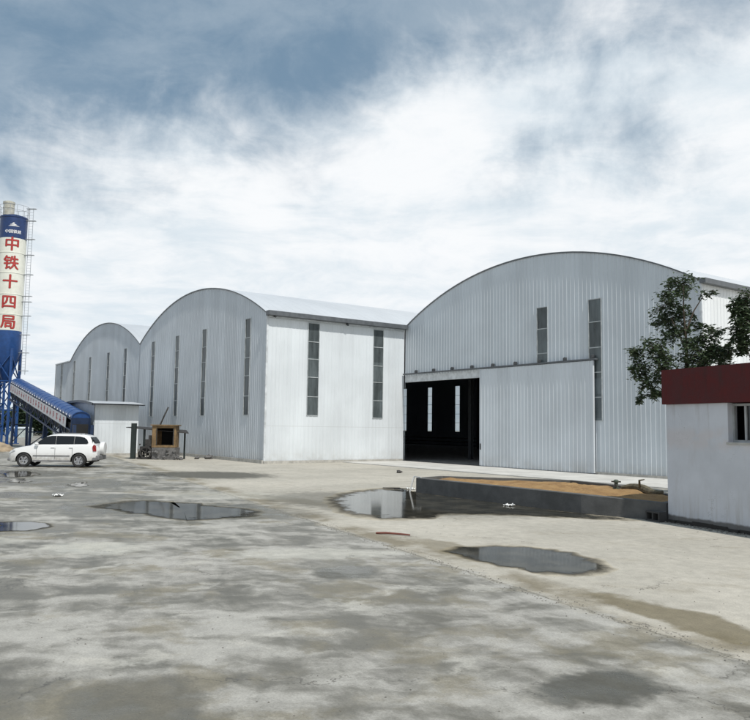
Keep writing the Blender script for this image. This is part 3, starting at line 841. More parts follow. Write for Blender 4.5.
for ch, zc_ in zip('中铁十四局', (20.85, 18.85, 16.85, 14.7, 12.6)):
    vs, fs = text_mesh(ch, 1.55)
    q = MB()
    for k, (dx, dz) in enumerate(((-.045, 0), (.045, 0), (0, -.035), (0, .035), (0, 0))): wrap(q, vs, fs, zc_ + dz, -.06 + dx, SR + .022 + .0015 * k); q.build('lettering', M_REDT, barrel_o)
vs, fs = text_mesh('中国铁建', .40)
q = MB()
for k, dx in enumerate((-.01, .01)): wrap(q, vs, fs, 22.15, -.02 + dx, SR + .034 + .0015 * k)
# wing shaped mark above the small words
for k, (zz, w0, w1) in enumerate(((22.72, -.5, .55), (22.86, -.38, .3), (23.0, -.15, .12))):
    n_ = 12; pts = []
    for i in range(n_ + 1):
        u = i / n_; pts.append((w0 + (w1 - w0) * u, zz + .1 * math.sin(PI * u)))
    for i in range(n_ + 1):
        u = 1 - i / n_; pts.append((w0 + (w1 - w0) * u, zz + .1 * math.sin(PI * u) - .09 * math.sin(PI * u) - .01))
    for i in range(n_):
        wrap(q, [(pts[i][0], pts[i][1] - zz), (pts[i + 1][0], pts[i + 1][1] - zz), (pts[2 * n_ - i][0], pts[2 * n_ - i][1] - zz), (pts[2 * n_ + 1 - i][0], pts[2 * n_ + 1 - i][1] - zz)], [(0, 1, 2, 3)], zz, 0, SR + .034)
q.build('emblem', M_WHITET, sil)
fc = SP - RT * .62
q = MB(); q.lathe([(.55, 24.15), (.55, 24.9), (.58, 24.92), (.58, 24.98), (.55, 25.0), (.55, 25.35), (.6, 25.4), (.6, 25.6), (.3, 25.72), (.05, 25.75)], 28, (fc.x, fc.y, 0)); q.build('dust_filter', M_FILTER, sil, smooth=True)
q = MB(); Rr = SR + .12
for k in range(14):
    an = 2 * PI * k / 14; x, y = SP.x + Rr * math.cos(an), SP.y + Rr * math.sin(an)
    q.tube([(x, y, 23.9), (x, y, 25.05)], .022, 6)
for zz in (24.5, 25.05):
    q.tube([(SP.x + Rr * math.cos(2 * PI * k / 28), SP.y + Rr * math.sin(2 * PI * k / 28), zz) for k in range(29)], .02, 6, cap=False)
q.build('guard_rail', M_GALV, sil)
q = MB()
l0 = SP + RT * 1.62; l1 = SP + RT * 2.02
for l in (l0, l1): q.tube([(l.x, l.y, 7.2), (l.x, l.y, 25.0)], .028, 6)
for i in range(58):
    zz = 7.4 + i * .3; q.tube([(l0.x, l0.y, zz), (l1.x, l1.y, zz)], .011, 5)
lad = q.build('ladder', M_GALV, sil)
q = MB()
for zz in (7.6, 9.5, 11.4, 13.4, 14.9, 15.5, 17.8, 19.9, 21.6, 23.6, 24.9):
    c0 = SP + RT * (SR - .02); c1 = SP + RT * 2.32
    q.bar((c0.x, c0.y, zz), (c1.x, c1.y, zz), .32, .05)
q.build('bracket', M_GALV, lad)
LEGS = [RT * i * .98 + FW * j * .98 for i in (-1, 1) for j in (-1, 1)]
for l in LEGS:
    q = MB(); q.tube([(SP.x + l.x, SP.y + l.y, 0), (SP.x + l.x, SP.y + l.y, 9.9)], .15, 10); q.box(SP.x + l.x - .3, SP.x + l.x + .3, SP.y + l.y - .3, SP.y + l.y + .3, 0, .06); q.build('leg', M_BLUE, sil)
q = MB()
for a_, b_ in ((0, 1), (1, 3), (3, 2), (2, 0)):
    for z0 in (.6, 3.6, 6.6):
        q.bar(SP + LEGS[a_] + Vector((0, 0, z0)), SP + LEGS[b_] + Vector((0, 0, z0 + 2.8)), .09); q.bar(SP + LEGS[b_] + Vector((0, 0, z0)), SP + LEGS[a_] + Vector((0, 0, z0 + 2.8)), .09)
        q.bar(SP + LEGS[a_] + Vector((0, 0, z0 + 2.9)), SP + LEGS[b_] + Vector((0, 0, z0 + 2.9)), .12)
q.build('brace', M_BLUE, sil)

# batching tower between silo and conveyor head
TP = SP - FW * 3.2 - RT * .6
tw = thing('batching_tower', 'blue steel batching tower frame at the foot of the silo', 'steel tower', (TP.x, TP.y, 0))
def TL(i, j, z_): return Vector((TP.x, TP.y, z_)) + RT * i + FW * j
for i in (-1.3, 1.55):
    for j in (-1.1, 1.1):
        q = MB(); q.bar(TL(i, j, 0), TL(i, j, 7.2 if i < 0 else 6.3), .22); q.build('leg', M_BLUE, tw)
q = MB()
for z0 in (1.9, 4.1, 6.1):
    for j in (-1.1, 1.1): q.bar(TL(-1.3, j, z0), TL(1.55, j, z0), .16)
    for i in (-1.3, 1.55): q.bar(TL(i, -1.1, z0), TL(i, 1.1, z0), .14)
for z0, z1 in ((0.1, 1.9), (1.9, 4.1), (4.1, 6.1)):
    q.bar(TL(-1.3, -1.1, z0), TL(1.55, -1.1, z1), .09); q.bar(TL(1.55, -1.1, z0), TL(1.55, 1.1, z1), .08)
q.build('brace', M_BLUE, tw)
q = MB(); c0 = TL(-.3, 0, 0); q.lathe([(.25, 4.3), (.9, 5.2), (.9, 6.6), (.2, 6.9)], 20, tuple(c0)); q.build('mixer', M_DBLUE, tw, smooth=True)
q = MB(); q.tube([TL(-1.5, -1.2, 6.55), TL(.4, -1.25, 6.2), TL(1.5, -1.25, 5.3)], .13, 8); q.build('pipe', M_GALV, tw)
nb = thing('notice_board', 'small white notice board with red writing on the blue tower', 'notice board', tuple(TL(1.0, -1.3, 3.15)))
q = MB()
vs = [TL(i, j, z_) for i in (.55, 1.45) for j in (-1.3, -1.26) for z_ in (3.0, 4.6)]
q.mesh(vs, [(0, 1, 3, 2), (4, 6, 7, 5), (0, 4, 5, 1), (2, 3, 7, 6), (0, 2, 6, 4), (1, 5, 7, 3)]); q.build('panel', M_BANNER, nb)
q = MB()
for zz in (3.35, 3.75, 4.15):
    for ii in (.7, .95, 1.2):
        q.face(TL(ii, -1.31, zz - .1), TL(ii + .14, -1.31, zz - .1), TL(ii + .14, -1.31, zz + .14), TL(ii, -1.31, zz + .14))
q.build('lettering', M_PINK, nb)

# sand heap by the silo
def heap(name, label, cat, c0, rx, ry, h, m_, seed):
    q = MB(); n_, r_n = 26, 8; vs = []; fs = []
    for i in range(r_n + 1):
        u = i / r_n
        for k in range(n_):
            an = 2 * PI * k / n_; ru = 1 - u
            x = math.cos(an) * rx * ru; y = math.sin(an) * ry * ru
            nn = noise.noise(Vector((x * 1.7 + seed, y * 1.7, seed)))
            zz = h * (1 - ru ** 1.6) + nn * h * .28 * min(1, u * 4)
            s_ = 1 + .2 * noise.noise(Vector((math.cos(an) * 1.5 + seed, math.sin(an) * 1.5, 2)))
            vs.append((c0[0] + x * s_, c0[1] + y * s_, max(0, zz) - (.02 if i == 0 else 0)))
    for i in range(r_n):
        for k in range(n_): fs.append((i * n_ + k, i * n_ + (k + 1) % n_, (i + 1) * n_ + (k + 1) % n_, (i + 1) * n_ + k))
    q.mesh(vs, fs); return tag(q.build(name, m_, smooth=True), label, cat)
hp = SP - FW * 22 + RT * 1.0
heap('sand_heap', 'low brown sand heap on the ground ahead of the white car', 'sand heap', along(-29.0, 60.0), 1.8, 1.3, .7, M_SANDH, 3.3)

# ------------------------------------------------------------------ rusty plant in front of the middle gable
G0 = Vector((-47.9, 16.9, 0))
def GL(i, j, z_): return G0 + RT * i + FW * j + Vector((0, 0, z_))
def gbox(q, x0, x1, y0, y1, z0, z1):
    vs = [GL(x, y, z_) for x in (x0, x1) for y in (y0, y1) for z_ in (z0, z1)]
    q.mesh(vs, [(0, 1, 3, 2), (4, 6, 7, 5), (0, 4, 5, 1), (2, 3, 7, 6), (0, 2, 6, 4), (1, 5, 7, 3)])
cn = thing('canopy', 'thin dark sheet canopy on black posts beside the rusty cabinet', 'canopy', tuple(GL(-1.2, 0, 0)))
q = MB(); gbox(q, -1.66, -1.38, .1, .38, 0, 2.25); q.build('post', M_DGREEN, cn)
q = MB(); gbox(q, -1.0, -.88, .5, .62, 0, 1.9); q.build('post', M_DGREEN, cn)
q = MB(); gbox(q, 1.5, 1.6, .9, 1.0, 0, 1.66); q.build('post', M_DGREEN, cn)
q = MB(); q.mesh([GL(-2.05, .3, 1.96), GL(1.95, .3, 1.64), GL(1.5, 1.5, 1.72), GL(-1.7, 1.5, 2.0), GL(-2.05, .3, 2.0), GL(1.95, .3, 1.68), GL(1.5, 1.5, 1.86), GL(-1.7, 1.5, 2.06)],
                 [(3, 2, 1, 0), (4, 5, 6, 7), (0, 1, 5, 4), (1, 2, 6, 5), (2, 3, 7, 6), (3, 0, 4, 7)]); q.build('roof_sheet', M_DARKIRON, cn)
cb = thing('rusty_cabinet', 'rusty tan open-fronted cabinet standing on the rubble block', 'cabinet', tuple(GL(.5, .1, .74)))
q = MB()
x0, x1, y0, y1, z0, z1 = -.27, 1.22, -.1, .8, .76, 2.12
gbox(q, x0, x0 + .32, y0, y0 + .06, z0, z1); gbox(q, x1 - .1, x1, y0, y0 + .06, z0, z1)
gbox(q, x0 + .325, x1 - .105, y0, y0 + .06, z0, z0 + .14); gbox(q, x0 + .325, x1 - .105, y0, y0 + .06, z1 - .15, z1)
gbox(q, x0, x0 + .04, y0 + .06, y1, z0, z1); gbox(q, x1 - .04, x1, y0 + .06, y1, z0, z1); gbox(q, x0 + .04, x1 - .04, y1 - .04, y1, z0, z1)
gbox(q, x0 - .08, x1 + .1, y0 - .1, y1 + .05, z1 + .002, z1 + .07); gbox(q, x0 + .04, x1 - .04, y0 + .06, y1 - .04, z0, z0 + .04)
q.build('case', M_RUST, cb)
q = MB(); gbox(q, .2, 1.02, .45, .7, .85, 1.95); q.build('shade_inset', simple('shade_black', (.006, .006, .006), .95, spec=.1), cb)  # near-black box paints in the shade inside the open cabinet
q = MB(); gbox(q, x0 + .27, x0 + .325, y0 - .02, y0 - .004, z0 + .14, z1 - .18); q.build('jamb', M_DARKIRON, cb)
q = MB(); gbox(q, x1 - .16, x1 - .105, y0 - .02, y0 - .004, z0 + .14, z1 - .18); q.build('jamb', M_DARKIRON, cb)
q = MB(); q.tube([GL(.12, .3, 2.19), GL(.35, .3, 2.75), GL(.55, .45, 3.3)], .05, 8); q.build('exhaust_pipe', M_DARKIRON, cb)
q = MB(); vs, rr = [], random.Random(5)
def lump(q, c0, sx, sy, sz, rr, n_=6):
    vs = []; rings = 4
    for i in range(rings + 1):
        ph = PI * i / rings
        for k in range(n_):
            th = 2 * PI * k / n_; j = rr.uniform(.65, 1.2)
            vs.append(c0 + RT * (math.sin(ph) * math.cos(th) * sx * j) + FW * (math.sin(ph) * math.sin(th) * sy * j) + Vector((0, 0, -math.cos(ph) * sz * j)))
    fs = []
    for i in range(rings):
        for k in range(n_): fs.append((i * n_ + k, i * n_ + (k + 1) % n_, (i + 1) * n_ + (k + 1) % n_, (i + 1) * n_ + k))
    q.mesh(vs, fs)
gbox(q, -.2, 1.25, -.25, .95, 0, .74)
for k in range(40):
    x = rr.uniform(-.35, 1.75); sz = rr.uniform(.05, .11)
    hmax = .62 if x < 1.25 else .4 * (1.95 - x)
    lump(q, GL(x, rr.uniform(-.42, .1), max(sz * .8, rr.uniform(0, hmax))), sz * 1.3, sz, sz, rr)
tag(q.build('rubble_block', M_RUBBLE), 'grey rubble and concrete block carrying the rusty cabinet', 'rubble')
en = thing('engine', 'dark oily engine with flywheel under the canopy', 'engine', tuple(GL(-.7, .2, 0)))
q = MB(); gbox(q, -1.05, -.3, .05, .6, .45, .8); gbox(q, -.75, -.35, .1, .5, .8, 1.25); gbox(q, -.55, -.3, .15, .4, 1.25, 1.5); 
rr = random.Random(17)
for k in range(16):
    x, y, z_ = rr.uniform(-1.15, -.3), rr.uniform(-.1, .5), rr.uniform(.15, 1.1); a_ = rr.uniform(.05, .12); gbox(q, x, x + a_, y, y + a_ * 1.4, z_, z_ + a_ * 1.6)
for k in range(6):
    x, y, z_ = rr.uniform(-1.1, -.4), rr.uniform(-.1, .3), rr.uniform(.2, 1.0); q.tube([GL(x, y, z_), GL(x + rr.uniform(-.2, .3), y - .05, z_ + rr.uniform(.1, .3)), GL(x + rr.uniform(0, .4), y, z_ + rr.uniform(.1, .5))], .025, 6)
q.build('block', M_DARKIRON, en)
q = MB(); 
Mx = Matrix.Translation(GL(-.62, -.08, .42)) @ Matrix(((RT.x, 0, FW.x, 0), (RT.y, 0, FW.y, 0), (0, 1, 0, 0), (0, 0, 0, 1)))
q.lathe([(.3, -.05), (.4, -.05), (.4, .05), (.3, .05), (.3, -.05)], 24, M=Mx, cap=False)
for k in range(5): 
    an = 2 * PI * k / 5; q.bar(Mx @ Vector((0, 0, 0)), Mx @ Vector((.32 * math.cos(an), .32 * math.sin(an), 0)), .06)
q.build('flywheel', M_DARKIRON, en)
q = MB(); gbox(q, -1.2, -.25, -.05, .7, .0, .12); 
for x in (-1.15, -.4): gbox(q, x, x + .1, 0, .6, .12, .45)
q.build('skid', M_DARKIRON, en)
rr = random.Random(11)
for k, (i, j, s_, lb) in enumerate(((2.3, 1.3, .16, 'small grey stone beside the rubble block, left of three by the wall'), (3.0, 1.5, .22, 'largest grey stone of three at the foot of the grey gable'), (4.0, 1.9, .14, 'small grey stone nearest the white wall corner, right of three'))):
    q = MB(); lump(q, GL(i, j, s_ * .55), s_ * 1.5, s_, s_ * .75, rr); tag(q.build('stone', M_RUBBLE), lb, 'stone', 'stones along the gable foot')

# ------------------------------------------------------------------ planter, gatehouse, small things
pk = thing('planter', 'long grey kerbed planter bed of tan soil beside the gatehouse', 'planter', (-16, 17.6, 0))
outer = [(-20.75, 16.35), (-16.6, 16.2), (-13.6, 16.22), (-11.42, 16.72), (-11.6, 18.3), (-14.6, 20.0), (-17.6, 20.6), (-20.95, 17.6)]
cc = Vector((-16, 17.9, 0))
def inset(poly, d_):
    out = []; n_ = len(poly)
    for i in range(n_):
        p0, p1, p2 = [Vector((*poly[(i + k) % n_], 0)) for k in (-1, 0, 1)]
        e1 = (p1 - p0).normalized(); e2 = (p2 - p1).normalized()
        n1_ = Vector((-e1.y, e1.x, 0)); n2_ = Vector((-e2.y, e2.x, 0)); b_ = (n1_ + n2_); b_ = b_ / max(.3, b_.dot(n1_))
        q_ = p1 + b_ * d_; out.append((q_.x, q_.y))
    return out
inner = inset(outer, .2)
q = MB(); n_ = len(outer)
def hk(i): return (.5, .51, .5, .44, .45, .5, .5, .52)[i % n_]
for i in range(n_):
    j = (i + 1) % n_
    o0, o1, i0, i1 = outer[i], outer[j], inner[i], inner[j]
    q.face((*o0, -.05), (*o1, -.05), (*o1, hk(j) - .015), (*o0, hk(i) - .015)); q.face((*i1, -.05), (*i0, -.05), (*i0, hk(i)), (*i1, hk(j)))
    e0 = tuple(a_ + (b_ - a_) * .08 for a_, b_ in zip(o0, i0)); e1 = tuple(a_ + (b_ - a_) * .08 for a_, b_ in zip(o1, i1))
    q.face((*o0, hk(i) - .015), (*o1, hk(j) - .015), (*e1, hk(j)), (*e0, hk(i))); q.face((*e0, hk(i)), (*e1, hk(j)), (*i1, hk(j)), (*i0, hk(i)))
q.build('kerb', M_KERB, pk)
q = MB(); g_ = 34; xs0 = -20.95; vs = []; fs = []
def inside(x, y, poly):
    c_ = False; m_ = len(poly)
    for i in range(m_):
        (xa, ya), (xb, yb) = poly[i], poly[(i + 1) % m_]
        if (ya > y) != (yb > y) and x < (xb - xa) * (y - ya) / (yb - ya) + xa: c_ = not c_
    return c_
soil_poly = inset(outer, .17)
cen = Vector((-16.0, 18.1)); R_ = 10; K = 64
per = []
for i in range(n_):
    a_, b_ = Vector(soil_poly[i]), Vector(soil_poly[(i + 1) % n_])
    for k in range(8): per.append(a_ + (b_ - a_) * k / 8)
K = len(per)
for r_i in range(R_ + 1):
    u = r_i / R_
    for p_ in per:
        x_, y_ = cen + (p_ - cen) * u
        hgt = .40 + .13 * (1 - u ** 2) + 0.09 * noise.noise(Vector((x_ * 1.3, y_ * 1.3, 0))) + .055 * noise.noise(Vector((x_ * 5, y_ * 5, 1)))
        vs.append((x_, y_, hgt))
for r_i in range(R_):
    for k in range(K): fs.append((r_i * K + k, (r_i + 1) * K + k, (r_i + 1) * K + (k + 1) % K, r_i * K + (k + 1) % K))
q.mesh(vs, fs); q.build('soil', M_SOIL, pk, smooth=True)
# pale thin bars at the planter's left end
q = MB(); q.bar((-20.95, 16.24, 0), (-20.82, 16.31, .535), .045, .04); q.bar((-20.82, 16.31, .535), (-20.45, 16.32, .53), .03, .03); q.build('end_strip', M_LITTER, pk)

gd = Vector((.976, -.2165, 0)); gn = Vector((.2165, .976, 0)); GC = Vector((-11.3, 16.63, 0))
gt = thing('gatehouse', 'white plastered gatehouse with maroon parapet band and dark window', 'gatehouse', tuple(GC), math.atan2(gd.y, gd.x))
def lb(q, x0, x1, y0, y1, z0, z1, b=0): q.box(x0, x1, y0, y1, z0, z1, b=b)
GW, GD, WX0, WX1, WZ0, WZ1 = 6.0, 3.6, 1.85, 3.6, 1.95, 2.80
q = MB(); th = .28
lb(q, 0, WX0, 0, th, 0, 2.82); lb(q, WX1, GW, 0, th, 0, 2.82); lb(q, WX0, WX1, 0, th, 0, WZ0)
lb(q, 0, th, th, GD, 0, 2.82); lb(q, GW - th, GW, th, GD, 0, 2.82); lb(q, th, GW - th, GD - th, GD, 0, 2.82)
q.build('wall', M_PLASTER, gt, local=True)
q = MB(); ov = .07
lb(q, -ov, GW + ov, -ov, GD + ov, 2.823, 2.95); lb(q, -ov, GW + ov, -ov, .15, 2.95, 3.66); lb(q, -ov, GW + ov, GD - .15, GD + ov, 2.95, 3.66); lb(q, -ov, .15, .15, GD - .15, 2.95, 3.66); lb(q, GW - .15, GW + ov, .15, GD - .15, 2.95, 3.66)
q.build('parapet', M_RED, gt, local=True)
q = MB(); lb(q, .15, GW - .15, .15, GD - .15, 2.955, 3.1); q.build('roof', M_CONC, gt, local=True)
q = MB(); fy0, fy1 = .14, .2
lb(q, WX0, WX0 + .05, fy0, fy1, WZ0, WZ1); lb(q, WX1 - .05, WX1, fy0, fy1, WZ0, WZ1); lb(q, WX0 + .05, WX1 - .05, fy0, fy1, WZ0, WZ0 + .05); lb(q, WX0 + .05, WX1 - .05, fy0, fy1, WZ1 - .05, WZ1)
lb(q, WX0 + .34, WX0 + .39, fy0 - .02, fy1 - .02, WZ0 + .05, WZ1 - .05); lb(q, 2.9, 2.95, fy0, fy1, WZ0 + .05, WZ1 - .05)
wf = q.build('window', M_FRAME, gt, local=True)
q = MB(); lb(q, WX0 + .39, 2.9, .155, .165, WZ0 + .05, WZ1 - .05); lb(q, 2.95, WX1 - .05, .165, .175, WZ0 + .05, WZ1 - .05); q.build('pane', M_GLASS, wf, local=True)
q = MB(); lb(q, WX0 - .03, WX1 + .03, -.035, .139, WZ0 - .05, WZ0 - .003); q.build('sill', M_CONC, wf, local=True)
q = MB(); lb(q, th + .01, GW - th - .01, th + .8, th + .85, .0, 2.8); q.build('inner_partition', M_STEEL, gt, local=True)
q = MB()                                         # low dark strip of uneven pieces along the wall base
rr = random.Random(8)
x = -.05
while x < GW:
    l_ = rr.uniform(.25, .6); lb(q, x, min(GW + .05, x + l_ - .01), -rr.uniform(.02, .07), -.003, 0, rr.uniform(.06, .13)); x += l_
q.build('base_strip', simple('dark footing', (.03, .028, .025), .9), gt, local=True)

# hollow blocks leaning at the gatehouse corner
q = MB()
hb = thing('hollow_block', 'dark hollow concrete block on the ground at the gatehouse corner', 'block', tuple(GC + Vector((-.26, -.12, 0))), -.25)
q.box(-.24, .24, -.12, -.08, 0, .22); q.box(-.24, .24, .08, .12, 0, .22)
for x in (-.24, -.02, .2): q.box(x, x + .04, -.08, .08, 0, .22)
q2_ = MB(); q2_.v = [(v[0], v[2] - .11, .12 + v[1]) for v in q.v]; q2_.f = q.f
q2_.build('body', simple('dark block', (.045, .045, .045), .9), hb, local=True)

# standpipe and log on the soil
hy = thing('standpipe', 'short greenish standpipe with round cap on the planter soil', 'standpipe', (-14.55, 18.9, .46))
q = MB(); q.lathe([(.1, 0), (.1, .05), (.06, .06), (.055, .2), (.085, .21), (.085, .25), (.04, .29)], 14, (-14.55, 18.9, .46)); q.build('body', simple('green iron', (.06, .08, .06), .6), hy, smooth=True)
q = MB(); q.bar((-14.66, 18.82, .69), (-14.44, 18.98, .69), .04); q.tube([(-14.55, 18.9, .58), (-14.46, 18.76, .58)], .035, 8); q.build('spout', M_DARKIRON, hy)
q = MB(); rr = random.Random(4)
pts = []; rad = []
for k in range(13):
    u = k / 12; pts.append((-14.25 + 1.5 * u, 18.75 - .1 * u + .12 * math.sin(u * 5), .55 + .05 * math.sin(u * 6))); rad.append((.03 + .075 * math.sin(PI * min(1, .12 + u * .8))) * rr.uniform(.85, 1.15))
q.tube(pts, rad, 9); q.tube([(-13.6, 18.7, .6), (-13.5, 18.55, .8), (-13.3, 18.5, .84)], [.04, .03, .015], 6)
tag(q.build('log', M_MOSS, smooth=True), 'mossy brown log lying on the planter soil beside the standpipe', 'log')

q = MB(); pts = [(-13.04, 9.25, .02), (-12.85, 9.37, .035), (-12.6, 9.55, .03), (-12.46, 9.68, .02)]; q.tube(pts, [.02, .022, .02, .014], 7)
tag(q.build('stick', M_WOOD, smooth=True), 'thin reddish stick lying on the concrete by the seam', 'stick')
rr = random.Random(21)
q = MB(); lump(q, Vector((-30.17, 22.72, .06)), .16, .14, .08, rr, 9); tag(q.build('lump', M_DARKIRON), 'small black lump on pale concrete near the open doorway', 'lump')
def crumple(c0, sx, sy, h, seed, label):
    q = MB(); n_ = 9; vs = []
    for i in range(n_):
        for j in range(n_):
            u, v = i / (n_ - 1) - .5, j / (n_ - 1) - .5
            vs.append(c0 + Vector((u * sx, v * sy, .012 + h * abs(noise.noise(Vector((u * 5 + seed, v * 5, seed)))))))
    q.mesh(vs, [(i * n_ + j, (i + 1) * n_ + j, (i + 1) * n_ + j + 1, i * n_ + j + 1) for i in range(n_ - 1) for j in range(n_ - 1)])
    return tag(q.build('litter', M_LITTER), label, 'litter', 'pieces of white litter')
crumple(Vector((-15.93, 15.92, 0)), .3, .2, .1, 1.2, 'crumpled white litter in the puddle under the planter kerb')
crumple(Vector((-24.5, 5.7, 0)), .4, .25, .12, 4.2, 'crumpled white litter on wet ground between car and puddle')
crumple(Vector((-21.9, 17.05, 0)), .35, .2, .1, 7.7, 'crumpled white litter at the left end of the planter')
q = MB(); q.tube([(-22.6, 16.3, .03), (-22.0, 16.6, .05), (-21.45, 16.35, .03)], [.015, .025, .015], 7); q.tube([(-22.2, 16.5, .02), (-21.7, 16.7, .05)], .012, 6)
tag(q.build('driftwood', M_DARKIRON), 'dark broken branches in the puddle at the planter end', 'branches')

rr = random.Random(77)
q = MB()
def pebble(x, y, r_):
    n_ = 5; a0 = rr.uniform(0, 6); z0 = .002
    vs = [(x + r_ * math.cos(a0 + 2 * PI * k / n_) * rr.uniform(.7, 1.3), y + r_ * math.sin(a0 + 2 * PI * k / n_) * rr.uniform(.7, 1.3), z0) for k in range(n_)] + [(x + rr.uniform(-.3, .3) * r_, y, z0 + r_ * rr.uniform(.5, 1.0))]
    q.mesh(vs, [(k, (k + 1) % n_, n_) for k in range(n_)])
for k in range(800):
    u = rr.random(); X = -19 + u * 17
    pebble(X, 8.62 - (X + 12.25) * .1726 + rr.gauss(0, .1) * (1 + 1.5 * noise.noise(Vector((X * .8, 0, 0)))), rr.uniform(.004, .013))
for k in range(500):
    u = rr.random(); pp = GC + gd * (u * 5.5) - gn * abs(rr.gauss(.03, .14)); pebble(pp.x, pp.y, rr.uniform(.008, .035))
for k in range(600):
    r_ = rr.uniform(3, 26); a_ = rr.uniform(-.55, .55); d_ = FW * r_ * math.cos(a_) + RT * r_ * math.sin(a_); pebble(d_.x, d_.y, rr.uniform(.004, .01))
tag(q.build('gravel', simple('grit', (.17, .16, .14), .9, var=.5, scale=30)), kind='stuff')

# ------------------------------------------------------------------ trees
def leafy(name, label, base, trunk, limbs, lobes, leaf, m_leaf, seed, group, dens=1.0):
    rr = random.Random(seed)
    r_ = thing(name, label, 'tree', tuple(base), 0, group)
    def L(p): return base + RT * p[0] + FW * p[1] + Vector((0, 0, p[2]))
    q = MB(); q.tube([L(p[:3]) for p in trunk], [p[3] for p in trunk], 8)
    for lm in limbs: q.tube([L(p[:3]) for p in lm], [.035 - .022 * k / (len(lm) - 1) for k in range(len(lm))], 6)
    lv = MB()
    for (x, y, z_, rad, n_) in lobes:
        c0 = L((x, y, z_))
        tw_n = max(3, int(n_ / 22))
        for k in range(int(tw_n * 1.5)):
            while True:
                d_ = Vector((rr.uniform(-1, 1), rr.uniform(-1, 1), rr.uniform(-1, 1)))
                if .1 < d_.length < 1: break
            d_ = d_.normalized()
            s0 = c0 + d_ * rad * rr.uniform(-.1, .35)
            e0 = c0 + d_ * rad * rr.uniform(.75, 1.2) + Vector((0, 0, -.12 * rad))
            q.tube([s0, (s0 + e0) / 2 + Vector((0, 0, .04)), e0], [.014, .009, .004], 4, cap=False)
            for j in range(int(n_ * dens / tw_n)):
                u = rr.random() ** .8
                p = s0.lerp(e0, u) + Vector((rr.gauss(0, 1), rr.gauss(0, 1), rr.gauss(0, 1))) * rad * .17
                a_ = rr.uniform(0, 2 * PI)
                l_ = leaf * rr.uniform(.45, 1.3)
                f1 = Vector((math.cos(a_), math.sin(a_), rr.uniform(-.9, .25))).normalized()
                s1 = f1.cross(Vector((rr.uniform(-.6, .6), rr.uniform(-.6, .6), 1))).normalized() * l_ * .27
                nn = s1.cross(f1).normalized() * l_ * .08
                lv.mesh([p, p + f1 * l_ * .45 + s1 + nn, p + f1 * l_, p + f1 * l_ * .45 - s1 + nn], [(0, 1, 2), (0, 2, 3)])
    q.build('trunk', M_BARK, r_, smooth=True); lv.build('crown', m_leaf, r_)
    return r_
TB = Vector((-15.53, 24.04, 0)); PXM = 771.17 / 26.23
def pxl(px, py, dy=0.0, cx=689.0): return ((px - cx) / PXM, dy, (496 - py) / PXM - .0)
rr = random.Random(2)
L1 = [(676, 300, 15, 130), (692, 284, 10, 60), (668, 290, 9, 50), (682, 284, 12, 90), (672, 318, 13, 110), (688, 312, 11, 80), (690, 330, 10, 60), (655, 350, 14, 120), (640, 350, 9, 70),
      (668, 356, 12, 90), (646, 368, 12, 100), (660, 372, 12, 100), (634, 371, 6, 30), (650, 386, 9, 80), (660, 394, 8, 60), (648, 401, 6, 30), (676, 375, 14, 110), (700, 350, 12, 85), (717, 334, 11, 75),
      (710, 350, 12, 85), (728, 352, 8, 40), (722, 366, 10, 70), (709, 292, 5, 18), (716, 290, 3, 8), (693, 372, 13, 90), (706, 318, 8, 35), (736, 342, 6, 25), (672, 336, 10, 45), (706, 378, 12, 70), (684, 348, 11, 70), (690, 358, 10, 55), (702, 366, 11, 60), (682, 330, 10, 50), (696, 305, 8, 35), (712, 362, 9, 45), (722, 352, 10, 50), (732, 350, 8, 40), (728, 364, 9, 50), (716, 346, 9, 45), (724, 348, 9, 55), (730, 356, 8, 45), (714, 322, 7, 35), (700, 338, 9, 50), (728, 330, 6, 25)]
lob = [(*pxl(x, y, rr.uniform(-.55, .55)), r_ / PXM * 1.15, n_ * 2.3) for x, y, r_, n_ in L1]
limbs = []
for (a_, b_) in (((689, 400), (655, 352)), ((689, 415), (655, 385)), ((690, 395), (716, 340)), ((690, 395), (724, 352)), ((689, 350), (674, 316)), ((690, 330), (708, 294)), ((690, 370), (700, 345)), ((689, 405), (652, 392))):
    p0 = pxl(*a_); p1 = pxl(*b_, rr.uniform(-.3, .3)); limbs.append([p0, tuple((u + v) / 2 + w_ for u, v, w_ in zip(p0, p1, (0, .05, .12))), p1])
leafy('tree', 'dark leafy tree rising behind the left end of the gatehouse roof', TB, [(0, 0, 0, .11), (.03, 0, 2, .09), (0, .04, 3.6, .07), (.03, 0, 5.2, .045), (-.05, 0, 6.4, .028), (-.02, 0, 7.3, .01)], limbs, lob, .165, M_LEAF, 5, 'trees behind the gatehouse')
TB2 = Vector((-13.3, 25.0, 0)); PX2 = 771.17 / 25.0
L2 = [(742, 312, 10, 70), (746, 330, 10, 70), (739, 322, 7, 35), (745, 300, 9, 70), (738, 306, 6, 30), (748, 320, 10, 80), (742, 335, 8, 50), (752, 340, 10, 70), (757, 300, 14, 100), (764, 325, 18, 160), (775, 290, 18, 140), (790, 315, 22, 170), (745, 345, 7, 40), (770, 350, 16, 130), (785, 345, 16, 110)]
lob2 = [((x - 765) / PX2, rr.uniform(-.5, .5), (500 - y) / PX2, r_ / PX2 * 1.15, n_ * 2.6) for x, y, r_, n_ in L2]
leafy('tree', 'leafy tree behind the gatehouse roof, cut by the right edge', TB2, [(0, 0, 0, .12), (.04, 0, 2.5, .09), (-.02, 0, 4.5, .06), (0, 0, 6.4, .02)], [[(0, 0, 3.6), (-.4, .1, 4.6), (-.75, .1, 5.6)], [(0, 0, 4.0), (.3, 0, 4.9), (.5, .1, 5.9)]], lob2, .17, M_LEAF, 6, 'trees behind the gatehouse')

